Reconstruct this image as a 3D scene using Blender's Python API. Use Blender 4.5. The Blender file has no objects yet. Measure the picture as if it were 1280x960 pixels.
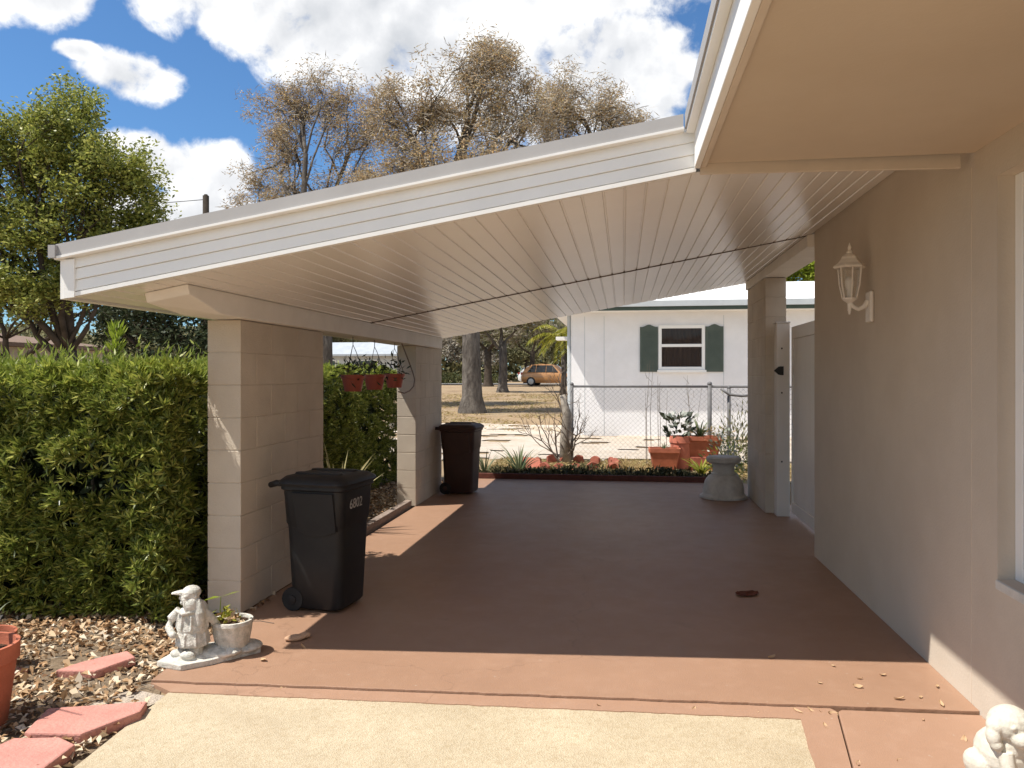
import bpy, bmesh, math, random
import numpy as np
from mathutils import Vector, Matrix, noise as mnoise

R = math.radians
random.seed(7)
RNG = np.random.default_rng(11)
SC = bpy.context.scene
COL = SC.collection

# ------------------------------------------------------------------ helpers
def link(o):
    COL.objects.link(o)
    return o

def tag(o, label=None, cat=None, group=None, kind=None):
    if label: o['label'] = label
    if cat: o['category'] = cat
    if group: o['group'] = group
    if kind: o['kind'] = kind
    return o

def thing(name, label, cat, loc=(0, 0, 0), rz=0.0, group=None):
    o = bpy.data.objects.new(name, None)
    o.empty_display_size = 0.1
    link(o)
    o.location = loc
    o.rotation_euler = (0, 0, rz)
    return tag(o, label, cat, group)

class MB:
    """collects geometry, links it as ONE mesh object"""
    def __init__(self):
        self.v, self.f = [], []
    def add(self, verts, faces):
        b = len(self.v)
        self.v += [tuple(p) for p in verts]
        self.f += [tuple(i + b for i in f) for f in faces]
        return self
    def box(self, x0, x1, y0, y1, z0, z1):
        return self.add([(x0,y0,z0),(x1,y0,z0),(x1,y1,z0),(x0,y1,z0),(x0,y0,z1),(x1,y0,z1),(x1,y1,z1),(x0,y1,z1)],
                        [(0,3,2,1),(4,5,6,7),(0,1,5,4),(1,2,6,5),(2,3,7,6),(3,0,4,7)])
    def hexa(self, lo, hi):
        return self.add(list(lo) + list(hi), [(0,3,2,1),(4,5,6,7),(0,1,5,4),(1,2,6,5),(2,3,7,6),(3,0,4,7)])
    def prism(self, poly, z0, z1):
        n = len(poly)
        v = [(x, y, z0) for x, y in poly] + [(x, y, z1) for x, y in poly]
        f = [tuple(reversed(range(n))), tuple(range(n, 2*n))]
        f += [(i, (i+1) % n, n+(i+1) % n, n+i) for i in range(n)]
        return self.add(v, f)
    def loft(self, rings, cap=True):
        n = len(rings[0]); v = [p for r in rings for p in r]; f = []
        for k in range(len(rings)-1):
            for i in range(n):
                j = (i+1) % n
                f.append((k*n+i, k*n+j, (k+1)*n+j, (k+1)*n+i))
        if cap:
            f.append(tuple(reversed(range(n)))); f.append(tuple(range((len(rings)-1)*n, len(rings)*n)))
        return self.add(v, f)
    def lathe(self, prof, n=24, c=(0, 0, 0), sx=1, sy=1, cap=True):
        rings = [[(c[0]+r*sx*math.cos(2*math.pi*i/n), c[1]+r*sy*math.sin(2*math.pi*i/n), c[2]+z) for i in range(n)] for r, z in prof]
        return self.loft(rings, cap)
    def tube(self, path, radii, n=6):
        path = [Vector(p) for p in path]
        if not hasattr(radii, '__len__'): radii = [radii]*len(path)
        rings = []
        ref = Vector((0.31, 0.17, 0.93)).normalized()
        for i, p in enumerate(path):
            d = (path[min(i+1, len(path)-1)] - path[max(i-1, 0)])
            if d.length < 1e-9: d = Vector((0, 0, 1))
            d.normalize()
            a = ref - d*ref.dot(d)
            if a.length < 0.2:
                a = Vector((1, 0.2, 0)) - d*d.dot(Vector((1, 0.2, 0)))
            a.normalize(); b = d.cross(a)
            rings.append([tuple(p + (a*math.cos(2*math.pi*k/n) + b*math.sin(2*math.pi*k/n))*radii[i]) for k in range(n)])
        return self.loft(rings)
    def ball(self, c, r, n=14, m=9, rot=None):
        if not hasattr(r, '__len__'): r = (r, r, r)
        rings = []
        for k in range(m+1):
            t = math.pi*(k/m)
            rr = max(math.sin(t), 0.02); z = -math.cos(t)
            ring = []
            for i in range(n):
                q = Vector((rr*math.cos(2*math.pi*i/n)*r[0], rr*math.sin(2*math.pi*i/n)*r[1], z*r[2]))
                if rot is not None: q = rot @ q
                ring.append((c[0]+q.x, c[1]+q.y, c[2]+q.z))
            rings.append(ring)
        return self.loft(rings)
    def build(self, name, mat, parent=None, world=False, smooth=False, bevel=0, seg=2, auto=None):
        v = self.v
        if parent is not None and world:
            L = parent.location
            v = [(p[0]-L[0], p[1]-L[1], p[2]-L[2]) for p in v]
        me = bpy.data.meshes.new(name)
        me.from_pydata(v, [], self.f)
        me.update()
        o = bpy.data.objects.new(name, me)
        link(o)
        if mat is not None: me.materials.append(mat)
        if parent is not None: o.parent = parent
        if smooth:
            me.polygons.foreach_set('use_smooth', [True]*len(me.polygons))
            if auto:
                try: me.set_sharp_from_angle(angle=R(auto))
                except Exception: pass
        if bevel:
            m = o.modifiers.new('Bevel', 'BEVEL'); m.width = bevel; m.segments = seg; m.limit_method = 'ANGLE'; m.angle_limit = R(35)
        return o

def blob(o, voxel, smooth=4):
    m = o.modifiers.new('Remesh', 'REMESH'); m.mode = 'VOXEL'; m.voxel_size = voxel; m.use_smooth_shade = True
    s = o.modifiers.new('Smooth', 'SMOOTH'); s.iterations = smooth; s.factor = 0.5
    return o

def unit(a):
    return a/np.maximum(np.linalg.norm(a, axis=-1, keepdims=True), 1e-9)

def leaf_object(name, centers, dirs, length, width, mat, parent=None, world=True, fold=0.0, flat=0.0):
    """one rhombus per leaf; dirs = leaf axis"""
    c = np.asarray(centers, float); n = len(c)
    d = unit(np.asarray(dirs, float))
    rnd = unit(RNG.normal(size=(n, 3)) + np.array([0, 0, flat])*0)
    up = RNG.normal(size=(n, 3)); up[:, 2] += flat
    s = unit(np.cross(d, unit(up)))
    nrm = np.cross(s, d)
    L = np.broadcast_to(length, (n,))[:, None]; W = np.broadcast_to(width, (n,))[:, None]
    base = c - d*L*0.5
    tip = c + d*L*0.5 - nrm*L*fold
    l = c - d*L*0.08 + s*W*0.5 + nrm*W*fold
    r = c - d*L*0.08 - s*W*0.5 + nrm*W*fold
    v = np.stack([base, r, tip, l], 1).reshape(-1, 3)
    if parent is not None and world:
        v = v - np.array(parent.location)
    me = bpy.data.meshes.new(name)
    me.vertices.add(4*n); me.vertices.foreach_set('co', v.ravel())
    me.loops.add(4*n); me.loops.foreach_set('vertex_index', np.arange(4*n))
    me.polygons.add(n); me.polygons.foreach_set('loop_start', np.arange(0, 4*n, 4)); me.polygons.foreach_set('loop_total', np.full(n, 4))
    me.update(); me.validate()
    o = bpy.data.objects.new(name, me); link(o)
    me.materials.append(mat)
    if parent is not None: o.parent = parent
    return o

# ------------------------------------------------------------------ materials
def newmat(name):
    m = bpy.data.materials.new(name); m.use_nodes = True
    nt = m.node_tree
    return m, nt, nt.nodes['Principled BSDF']

def L(nt, a, b): nt.links.new(a, b)

def ramp(nt, fac, stops):
    n = nt.nodes.new('ShaderNodeValToRGB')
    cr = n.color_ramp
    cr.elements[0].position, cr.elements[0].color = stops[0][0], (*stops[0][1], 1)
    cr.elements[1].position, cr.elements[1].color = stops[-1][0], (*stops[-1][1], 1)
    for p, c in stops[1:-1]:
        e = cr.elements.new(p); e.color = (*c, 1)
    L(nt, fac, n.inputs[0])
    return n.outputs[0]

def nz(nt, vec, scale, detail=6, rough=0.6, dist=0.0):
    n = nt.nodes.new('ShaderNodeTexNoise'); n.inputs['Scale'].default_value = scale
    n.inputs['Detail'].default_value = detail; n.inputs['Roughness'].default_value = rough; n.inputs['Distortion'].default_value = dist
    if vec is not None: L(nt, vec, n.inputs['Vector'])
    return n.outputs['Fac']

def mixc(nt, fac, a, b, mode='MIX'):
    n = nt.nodes.new('ShaderNodeMix'); n.data_type = 'RGBA'; n.blend_type = mode
    for s, x in ((0, fac), (6, a), (7, b)):
        if hasattr(x, 'is_linked') or hasattr(x, 'links'): L(nt, x, n.inputs[s])
        elif s == 0: n.inputs[0].default_value = x
        else: n.inputs[s].default_value = (*x, 1)
    return n.outputs[2]

def mth(nt, op, a, b=None, c=None, clamp=False):
    n = nt.nodes.new('ShaderNodeMath'); n.operation = op; n.use_clamp = clamp
    for i, x in enumerate((a, b, c)):
        if x is None: continue
        if isinstance(x, (int, float)): n.inputs[i].default_value = x
        else: L(nt, x, n.inputs[i])
    return n.outputs[0]

def objco(nt, world=True):
    if world:
        return nt.nodes.new('ShaderNodeNewGeometry').outputs['Position']
    return nt.nodes.new('ShaderNodeTexCoord').outputs['Object']

def pbr(name, c1, c2=None, scale=3.0, rough=0.6, spec=0.5, bump=0.0, bscale=60.0, fine=None, metal=0.0, coat=0.0, lo=0.35, hi=0.65, bdist=0.01, stretch=None):
    """two shades blended by noise, an optional finer speckle (colour, scale, amount) and bump"""
    m, nt, p = newmat(name)
    co = objco(nt, False)
    if stretch:
        mp = nt.nodes.new('ShaderNodeMapping'); mp.inputs['Scale'].default_value = stretch
        L(nt, co, mp.inputs[0]); co = mp.outputs[0]
    if c2 is None: c2 = tuple(x*0.9 for x in c1)
    col = ramp(nt, nz(nt, co, scale), [(lo, c2), (hi, c1)])
    if fine:
        fc, fs, fa = fine
        col = mixc(nt, mth(nt, 'MULTIPLY', ramp(nt, nz(nt, co, fs, 3), [(0.42, (0, 0, 0)), (0.62, (1, 1, 1))]), fa), col, fc)
    L(nt, col, p.inputs['Base Color'])
    p.inputs['Roughness'].default_value = rough
    p.inputs['Specular IOR Level'].default_value = spec
    p.inputs['Metallic'].default_value = metal
    p.inputs['Coat Weight'].default_value = coat
    if bump:
        b = nt.nodes.new('ShaderNodeBump'); b.inputs['Strength'].default_value = bump; b.inputs['Distance'].default_value = bdist
        L(nt, nz(nt, co, bscale, 4), b.inputs['Height']); L(nt, b.outputs[0], p.inputs['Normal'])
    return m

def leafmat(name, stops, trans=0.3, rough=0.5, spec=0.3):
    m, nt, p = newmat(name)
    g = nt.nodes.new('ShaderNodeNewGeometry')
    col = ramp(nt, g.outputs['Random Per Island'], stops)
    L(nt, col, p.inputs['Base Color'])
    p.inputs['Roughness'].default_value = rough; p.inputs['Specular IOR Level'].default_value = spec
    t = nt.nodes.new('ShaderNodeBsdfTranslucent'); L(nt, col, t.inputs[0])
    mx = nt.nodes.new('ShaderNodeMixShader'); mx.inputs[0].default_value = trans
    L(nt, p.outputs[0], mx.inputs[1]); L(nt, t.outputs[0], mx.inputs[2])
    L(nt, mx.outputs[0], nt.nodes['Material Output'].inputs[0])
    return m

M = {}
M['tan'] = pbr('tan_paint', (.60,.525,.435), (.565,.49,.405), 1.1, .75, .3, bump=.4, bscale=70, bdist=.004, fine=((.51,.435,.35), 3.2, .3))
M['pillar'] = pbr('tan_block_paint', (.64,.56,.46), (.56,.485,.395), 3.0, .8, .25, bump=.7, bscale=120, bdist=.005)
M['soffit'] = pbr('tan_soffit', (.60,.505,.395), (.56,.47,.37), .9, .75, .25, bump=.3, bscale=50, bdist=.003, fine=((.52,.42,.31), 2.4, .25))
M['trim'] = pbr('cream_trim', (.66,.57,.47), (.60,.52,.43), 5, .6, .3)
M['beam'] = pbr('beam_paint', (.87,.83,.77), (.80,.76,.70), 4, .65, .3, bump=.3, bscale=40, bdist=.004)
M['ceil'] = pbr('white_vinyl_ceiling', (.86,.825,.78), (.82,.785,.74), 1.2, .26, .5, bump=.03, bscale=25, bdist=.004)
M['white'] = pbr('white_paint', (.86,.85,.82), (.82,.81,.78), 4, .5, .4, bump=.15, bscale=30, bdist=.003)
M['drip'] = pbr('grey_metal_edge', (.37,.355,.345), (.33,.315,.305), 3, .5, .4)
M['joint'] = pbr('brown_joint', (.20,.16,.13), (.07,.055,.045), 25, .8, .2)
M['roof'] = pbr('grey_roofing', (.5,.49,.47), (.42,.41,.4), 6, .8, .3)
M['vinyl'] = pbr('white_vinyl', (.82,.79,.75), (.78,.75,.71), 2, .4, .5)
M['lamp_white'] = pbr('cream_lamp_metal', (.82,.77,.70), (.74,.69,.62), 20, .45, .5)
M['black'] = pbr('black_iron', (.02,.02,.02), (.03,.028,.025), 10, .5, .4)
M['bin_black'] = pbr('black_plastic', (.011,.011,.013), (.017,.017,.017), 4, .5, .35, fine=((.04,.037,.034), 7, .16), bump=.12, bscale=160, bdist=.002)
M['bin_brown'] = pbr('dark_brown_plastic', (.062,.034,.028), (.048,.027,.023), 4, .55, .3, bump=.12, bscale=160, bdist=.002)
M['rubber'] = pbr('black_rubber', (.015,.015,.015), (.03,.03,.03), 8, .7, .3)
M['decal'] = pbr('worn_white_decal', (.5,.48,.46), (.25,.24,.23), 60, .6, .3)
M['terra'] = pbr('terracotta', (.47,.15,.085), (.36,.11,.06), 8, .75, .3, bump=.3, bscale=60)
M['terra_hang'] = pbr('terracotta_plastic', (.42,.10,.06), (.34,.08,.05), 8, .55, .4)
M['coral'] = pbr('coral_pot', (.62,.21,.14), (.52,.17,.11), 6, .7, .3, bump=.2, bscale=50)
M['stone'] = pbr('weathered_white_concrete', (.78,.75,.68), (.56,.52,.46), 18, .85, .2, bump=.8, bscale=140, fine=((.26,.29,.25), 32, .4), bdist=.010)
M['puppy'] = pbr('white_plaster', (.64,.61,.53), (.52,.49,.41), 14, .8, .25, fine=((.42,.40,.33), 70, .35), bump=.5, bscale=140, bdist=.004)
M['urn'] = pbr('grey_concrete', (.70,.68,.63), (.54,.52,.48), 10, .85, .2, bump=.6, bscale=120, bdist=.006)
M['flag'] = pbr('pink_flagstone', (.57,.27,.22), (.48,.215,.175), 7, .85, .2, bump=.6, bscale=60, fine=((.4,.2,.17), 90, .4))
M['brick'] = pbr('red_edging', (.40,.13,.09), (.28,.09,.06), 9, .85, .2, bump=.6, bscale=60)
M['kerb'] = pbr('dark_red_board', (.13,.045,.032), (.09,.032,.025), 9, .8, .25, bump=.4, bscale=40)
M['wood'] = pbr('weathered_board', (.33,.26,.22), (.22,.17,.14), 12, .85, .2, bump=.6, bscale=30, stretch=(8, 1, 8))
M['glass'] = pbr('window_glass', (.03,.035,.04), (.025,.03,.035), 2, .04, .7)
M['curtain'] = pbr('brown_curtain', (.12,.08,.065), (.08,.055,.045), 40, .9, .1, stretch=(1, 1, .02))
M['shutter'] = pbr('dark_green_shutter', (.085,.108,.088), (.07,.09,.074), 4, .6, .35)
M['gtrim'] = pbr('dark_green_trim', (.07,.10,.08), (.055,.08,.065), 4, .6, .35)
M['nwall'] = pbr('white_stucco', (.84,.83,.83), (.79,.78,.79), 1.2, .85, .2, bump=.6, bscale=40, fine=((.72,.71,.70), 3, .3))
M['nroof'] = pbr('white_roof', (.80,.80,.79), (.74,.74,.73), 2, .7, .3)
M['ngut'] = pbr('gutter_grey', (.52,.55,.56), (.47,.5,.51), 4, .5, .4)
M['galv'] = pbr('galvanised_steel', (.17,.165,.165), (.12,.115,.115), 20, .6, .3)
M['bark_grey'] = pbr('grey_bark', (.17,.15,.13), (.065,.055,.048), 6, .95, .1, bump=1, bscale=16, bdist=.06, stretch=(1, 1, .35))
M['bark_twig'] = pbr('twig_bark', (.20,.16,.125), (.13,.10,.08), 6, .95, .1)
M['bark_dark'] = pbr('dark_bark', (.09,.07,.055), (.05,.04,.03), 6, .95, .1)
M['bark_pale'] = pbr('pale_dead_bark', (.34,.30,.25), (.2,.17,.14), 14, .95, .1, bump=.6, bscale=60)
M['pole'] = pbr('utility_pole_wood', (.05,.04,.032), (.035,.028,.022), 6, .9, .1)
M['cable'] = pbr('black_cable', (.03,.03,.03), None, 6, .6, .2)
M['gold'] = pbr('gold_car_paint', (.50,.25,.10), (.47,.23,.09), 3, .3, .5, metal=.35, coat=.5)
M['carwhite'] = pbr('white_car_paint', (.75,.76,.76), None, 3, .3, .5, coat=.5)
M['carglass'] = pbr('dark_car_glass', (.015,.017,.02), None, 3, .05, .6)
M['rim'] = pbr('alloy_rim', (.5,.5,.5), None, 8, .35, .5, metal=.8)
M['taillight'] = pbr('red_lens', (.45,.05,.03), None, 8, .2, .6)
M['soil'] = pbr('potting_soil', (.12,.07,.045), (.05,.032,.022), 30, .95, .1, bump=1, bscale=80, bdist=.02)
M['houseroof'] = pbr('brown_shingles', (.24,.17,.13), (.18,.13,.1), 8, .9, .1)
M['housepale'] = pbr('pale_siding', (.58,.60,.60), (.52,.54,.54), 2, .8, .2)
M['roofpale'] = pbr('pale_grey_roof', (.40,.43,.46), (.34,.37,.40), 2, .8, .2)

M['hedge'] = leafmat('hedge_leaves', [(0, (.05,.075,.017)), (.3, (.14,.18,.03)), (.7, (.27,.305,.058)), (1, (.48,.47,.13))], .28, .38, .45)
M['hedge_top'] = leafmat('hedge_top_leaves', [(0, (.15,.20,.03)), (.5, (.26,.31,.05)), (1, (.42,.43,.09))], .4, .45, .35)  # paler, yellower leaf mix for the hedge top and its shoots
M['oak'] = leafmat('brown_oak_leaves', [(0, (.30,.19,.085)), (.3, (.48,.32,.165)), (.5, (.35,.28,.13)), (.7, (.44,.34,.18)), (.85, (.56,.42,.27)), (1, (.64,.55,.41))], .48, .7, .15)
M['oakgreen'] = leafmat('olive_oak_leaves', [(0, (.04,.05,.018)), (.5, (.07,.075,.025)), (1, (.12,.11,.04))], .25, .6, .2)
M['moss'] = leafmat('grey_twigs', [(0, (.26,.22,.17)), (.5, (.36,.31,.25)), (1, (.46,.42,.35))], .15, .9, .1)
M['green'] = leafmat('bright_tree_leaves', [(0, (.11,.14,.03)), (.4, (.23,.26,.052)), (.8, (.37,.38,.085)), (1, (.52,.50,.15))], .42, .45, .35)
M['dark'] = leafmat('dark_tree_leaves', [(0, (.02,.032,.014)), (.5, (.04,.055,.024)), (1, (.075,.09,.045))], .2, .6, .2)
M['olive'] = leafmat('olive_tree_leaves', [(0, (.11,.11,.05)), (.5, (.19,.18,.085)), (1, (.31,.29,.16))], .35, .6, .2)
M['lime'] = leafmat('lime_leaves', [(0, (.16,.22,.02)), (.5, (.26,.33,.035)), (1, (.40,.45,.06))], .45, .5, .3)
M['yellow'] = leafmat('yellow_green_leaves', [(0, (.20,.22,.03)), (.5, (.34,.34,.05)), (1, (.46,.40,.09))], .45, .5, .3)
M['blade'] = leafmat('grey_green_blades', [(0, (.08,.11,.05)), (.5, (.14,.17,.08)), (1, (.24,.25,.13))], .25, .5, .3)
M['varieg'] = leafmat('cream_striped_blades', [(0, (.42,.38,.18)), (.5, (.60,.54,.28)), (1, (.30,.31,.12))], .3, .5, .3)
M['darkplant'] = leafmat('dark_plant_leaves', [(0, (.02,.03,.015)), (.5, (.05,.065,.035)), (1, (.10,.11,.07))], .2, .5, .3)
M['creeper'] = leafmat('creeping_leaves', [(0, (.03,.028,.014)), (.45, (.07,.065,.03)), (.8, (.12,.11,.05)), (1, (.24,.19,.10))], .2, .6, .2)
M['pale_leaf'] = leafmat('pale_leaves', [(0, (.22,.26,.20)), (.5, (.38,.40,.34)), (1, (.55,.55,.50))], .3, .5, .3)
M['litter'] = leafmat('dry_leaves', [(0, (.16,.085,.045)), (.25, (.34,.20,.10)), (.55, (.50,.34,.20)), (.8, (.58,.44,.29)), (1, (.66,.57,.45))], .12, .8, .2)
M['straw'] = leafmat('dry_grass_blades', [(0, (.24,.17,.08)), (.4, (.38,.28,.13)), (.8, (.50,.39,.20)), (1, (.26,.26,.09))], .3, .8, .1)

# painted slab: worn red-brown concrete paint
def slab_mat(name, c1, c2, c3):
    m, nt, p = newmat(name)
    co = objco(nt)
    col = ramp(nt, nz(nt, co, 1.3, 8, .62), [(.3, c2), (.7, c1)])
    col = mixc(nt, mth(nt, 'MULTIPLY', ramp(nt, nz(nt, co, 9, 6, .7), [(.5, (0, 0, 0)), (.75, (1, 1, 1))]), .35), col, c3)
    col = mixc(nt, mth(nt, 'MULTIPLY', ramp(nt, nz(nt, co, 220, 2), [(.45, (0, 0, 0)), (.7, (1, 1, 1))]), .25), col, tuple(x*.75 for x in c1))
    # old oil spots, chips of bare concrete and a few hairline cracks
    col = mixc(nt, mth(nt, 'MULTIPLY', ramp(nt, nz(nt, co, 2.6, 3, .5, .8), [(.66, (0, 0, 0)), (.74, (1, 1, 1))]), .30), col, tuple(x*.55 for x in c2))
    col = mixc(nt, mth(nt, 'MULTIPLY', ramp(nt, nz(nt, co, 26, 4, .6), [(.70, (0, 0, 0)), (.73, (1, 1, 1))]), .6), col, (.45, .38, .31))
    wv = nt.nodes.new('ShaderNodeVectorMath'); wv.operation = 'ADD'; nzc = nt.nodes.new('ShaderNodeTexNoise'); nzc.inputs['Scale'].default_value = 3; nzc.inputs['Detail'].default_value = 6; L(nt, co, nzc.inputs['Vector'])
    scl = nt.nodes.new('ShaderNodeVectorMath'); scl.operation = 'SCALE'; scl.inputs['Scale'].default_value = .5; L(nt, nzc.outputs['Color'], scl.inputs[0]); L(nt, co, wv.inputs[0]); L(nt, scl.outputs[0], wv.inputs[1])
    vc = nt.nodes.new('ShaderNodeTexVoronoi'); vc.feature = 'DISTANCE_TO_EDGE'; vc.inputs['Scale'].default_value = .42; L(nt, wv.outputs[0], vc.inputs['Vector'])
    col = mixc(nt, mth(nt, 'MULTIPLY', mth(nt, 'LESS_THAN', vc.outputs['Distance'], .0013), .3), col, tuple(x*.5 for x in c2))
    L(nt, col, p.inputs['Base Color'])
    L(nt, ramp(nt, nz(nt, co, 5, 5), [(.3, (.42,)*3), (.7, (.50,)*3)]), p.inputs['Roughness'])
    p.inputs['Specular IOR Level'].default_value = .4
    b = nt.nodes.new('ShaderNodeBump'); b.inputs['Strength'].default_value = .35; b.inputs['Distance'].default_value = .006
    L(nt, mth(nt, 'ADD', nz(nt, co, 160, 4), mth(nt, 'MULTIPLY', nz(nt, co, 6, 4), .5)), b.inputs['Height']); L(nt, b.outputs[0], p.inputs['Normal'])
    return m
M['slab'] = slab_mat('red_painted_concrete', (.345,.205,.134), (.30,.177,.115), (.41,.262,.184))
M['apron'] = slab_mat('red_painted_apron', (.38,.23,.156), (.34,.203,.136), (.46,.30,.22))

def concrete_mat():
    m, nt, p = newmat('exposed_aggregate_concrete')
    co = objco(nt)
    col = ramp(nt, nz(nt, co, 2.2, 8, .65), [(.3, (.35,.28,.185)), (.7, (.49,.405,.285))])
    v = nt.nodes.new('ShaderNodeTexVoronoi'); v.inputs['Scale'].default_value = 150; L(nt, co, v.inputs['Vector'])
    col = mixc(nt, .32, col, mixc(nt, v.outputs['Color'], (.34,.27,.17), (.74,.66,.5)))
    col = mixc(nt, mth(nt, 'MULTIPLY', ramp(nt, nz(nt, co, .9, 7, .7, .6), [(.48, (0, 0, 0)), (.66, (1, 1, 1))]), .5), col, (.36,.29,.20))
    col = mixc(nt, mth(nt, 'MULTIPLY', ramp(nt, nz(nt, co, 40, 4), [(.5, (0, 0, 0)), (.7, (1, 1, 1))]), .35), col, (.30,.22,.12))
    L(nt, col, p.inputs['Base Color']); p.inputs['Roughness'].default_value = .9; p.inputs['Specular IOR Level'].default_value = .2
    b = nt.nodes.new('ShaderNodeBump'); b.inputs['Strength'].default_value = .6; b.inputs['Distance'].default_value = .004
    L(nt, v.outputs['Distance'], b.inputs['Height']); L(nt, b.outputs[0], p.inputs['Normal'])
    return m
M['concrete'] = concrete_mat()

def ground_mat(name, stops, s1=.35, s2=7, bump=.8):
    m, nt, p = newmat(name)
    co = objco(nt)
    f = mth(nt, 'ADD', mth(nt, 'MULTIPLY', nz(nt, co, s1, 8, .65, .4), .6), mth(nt, 'MULTIPLY', nz(nt, co, s2, 6, .7), .4))
    col = ramp(nt, f, stops)
    col = mixc(nt, .35, col, mixc(nt, nz(nt, co, 60, 3), (.10,.075,.05), (.52,.42,.30)))
    L(nt, col, p.inputs['Base Color']); p.inputs['Roughness'].default_value = .95; p.inputs['Specular IOR Level'].default_value = .1
    b = nt.nodes.new('ShaderNodeBump'); b.inputs['Strength'].default_value = bump; b.inputs['Distance'].default_value = .05
    L(nt, nz(nt, co, 25, 6, .7), b.inputs['Height']); L(nt, b.outputs[0], p.inputs['Normal'])
    return m
M['ground'] = ground_mat('dry_lawn', [(.38, (.13,.085,.05)), (.45, (.27,.175,.095)), (.52, (.38,.27,.16)), (.58, (.20,.145,.075)), (.66, (.50,.41,.31))])
M['sand'] = ground_mat('pale_sand', [(.35, (.46,.37,.28)), (.5, (.66,.57,.48)), (.65, (.74,.68,.61))], .8, 9)
M['dirt'] = ground_mat('leafy_dirt', [(.35, (.13,.09,.06)), (.5, (.22,.155,.10)), (.65, (.32,.24,.17))], 1.5, 14)
M['mulch'] = ground_mat('dry_bed', [(.35, (.30,.20,.10)), (.5, (.42,.31,.16)), (.65, (.52,.42,.26))], 1.2, 12)
M['asphalt'] = pbr('worn_asphalt', (.20,.20,.20), (.15,.15,.15), 3, .9, .2)

# ------------------------------------------------------------------ camera, sky, sun
cam = bpy.data.cameras.new('camera'); co_ = bpy.data.objects.new('camera', cam); link(co_)
co_.location = (0, 0, 1.42); co_.rotation_euler = (R(90), 0, R(8.24))
cam.sensor_width = 36; cam.lens = 27.0; cam.shift_y = -9/1280; cam.clip_start = .05; cam.clip_end = 2000
SC.camera = co_

SUN = Vector((-.532, -.225, 1.0)).normalized()
sl = bpy.data.lights.new('sun', 'SUN'); sl.energy = 5.0; sl.angle = R(.53); sl.color = (1, .95, .86)
so = bpy.data.objects.new('sun', sl); link(so); so.rotation_euler = (-SUN).to_track_quat('-Z', 'Y').to_euler(); so.location = (-5, -3, 12)

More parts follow.
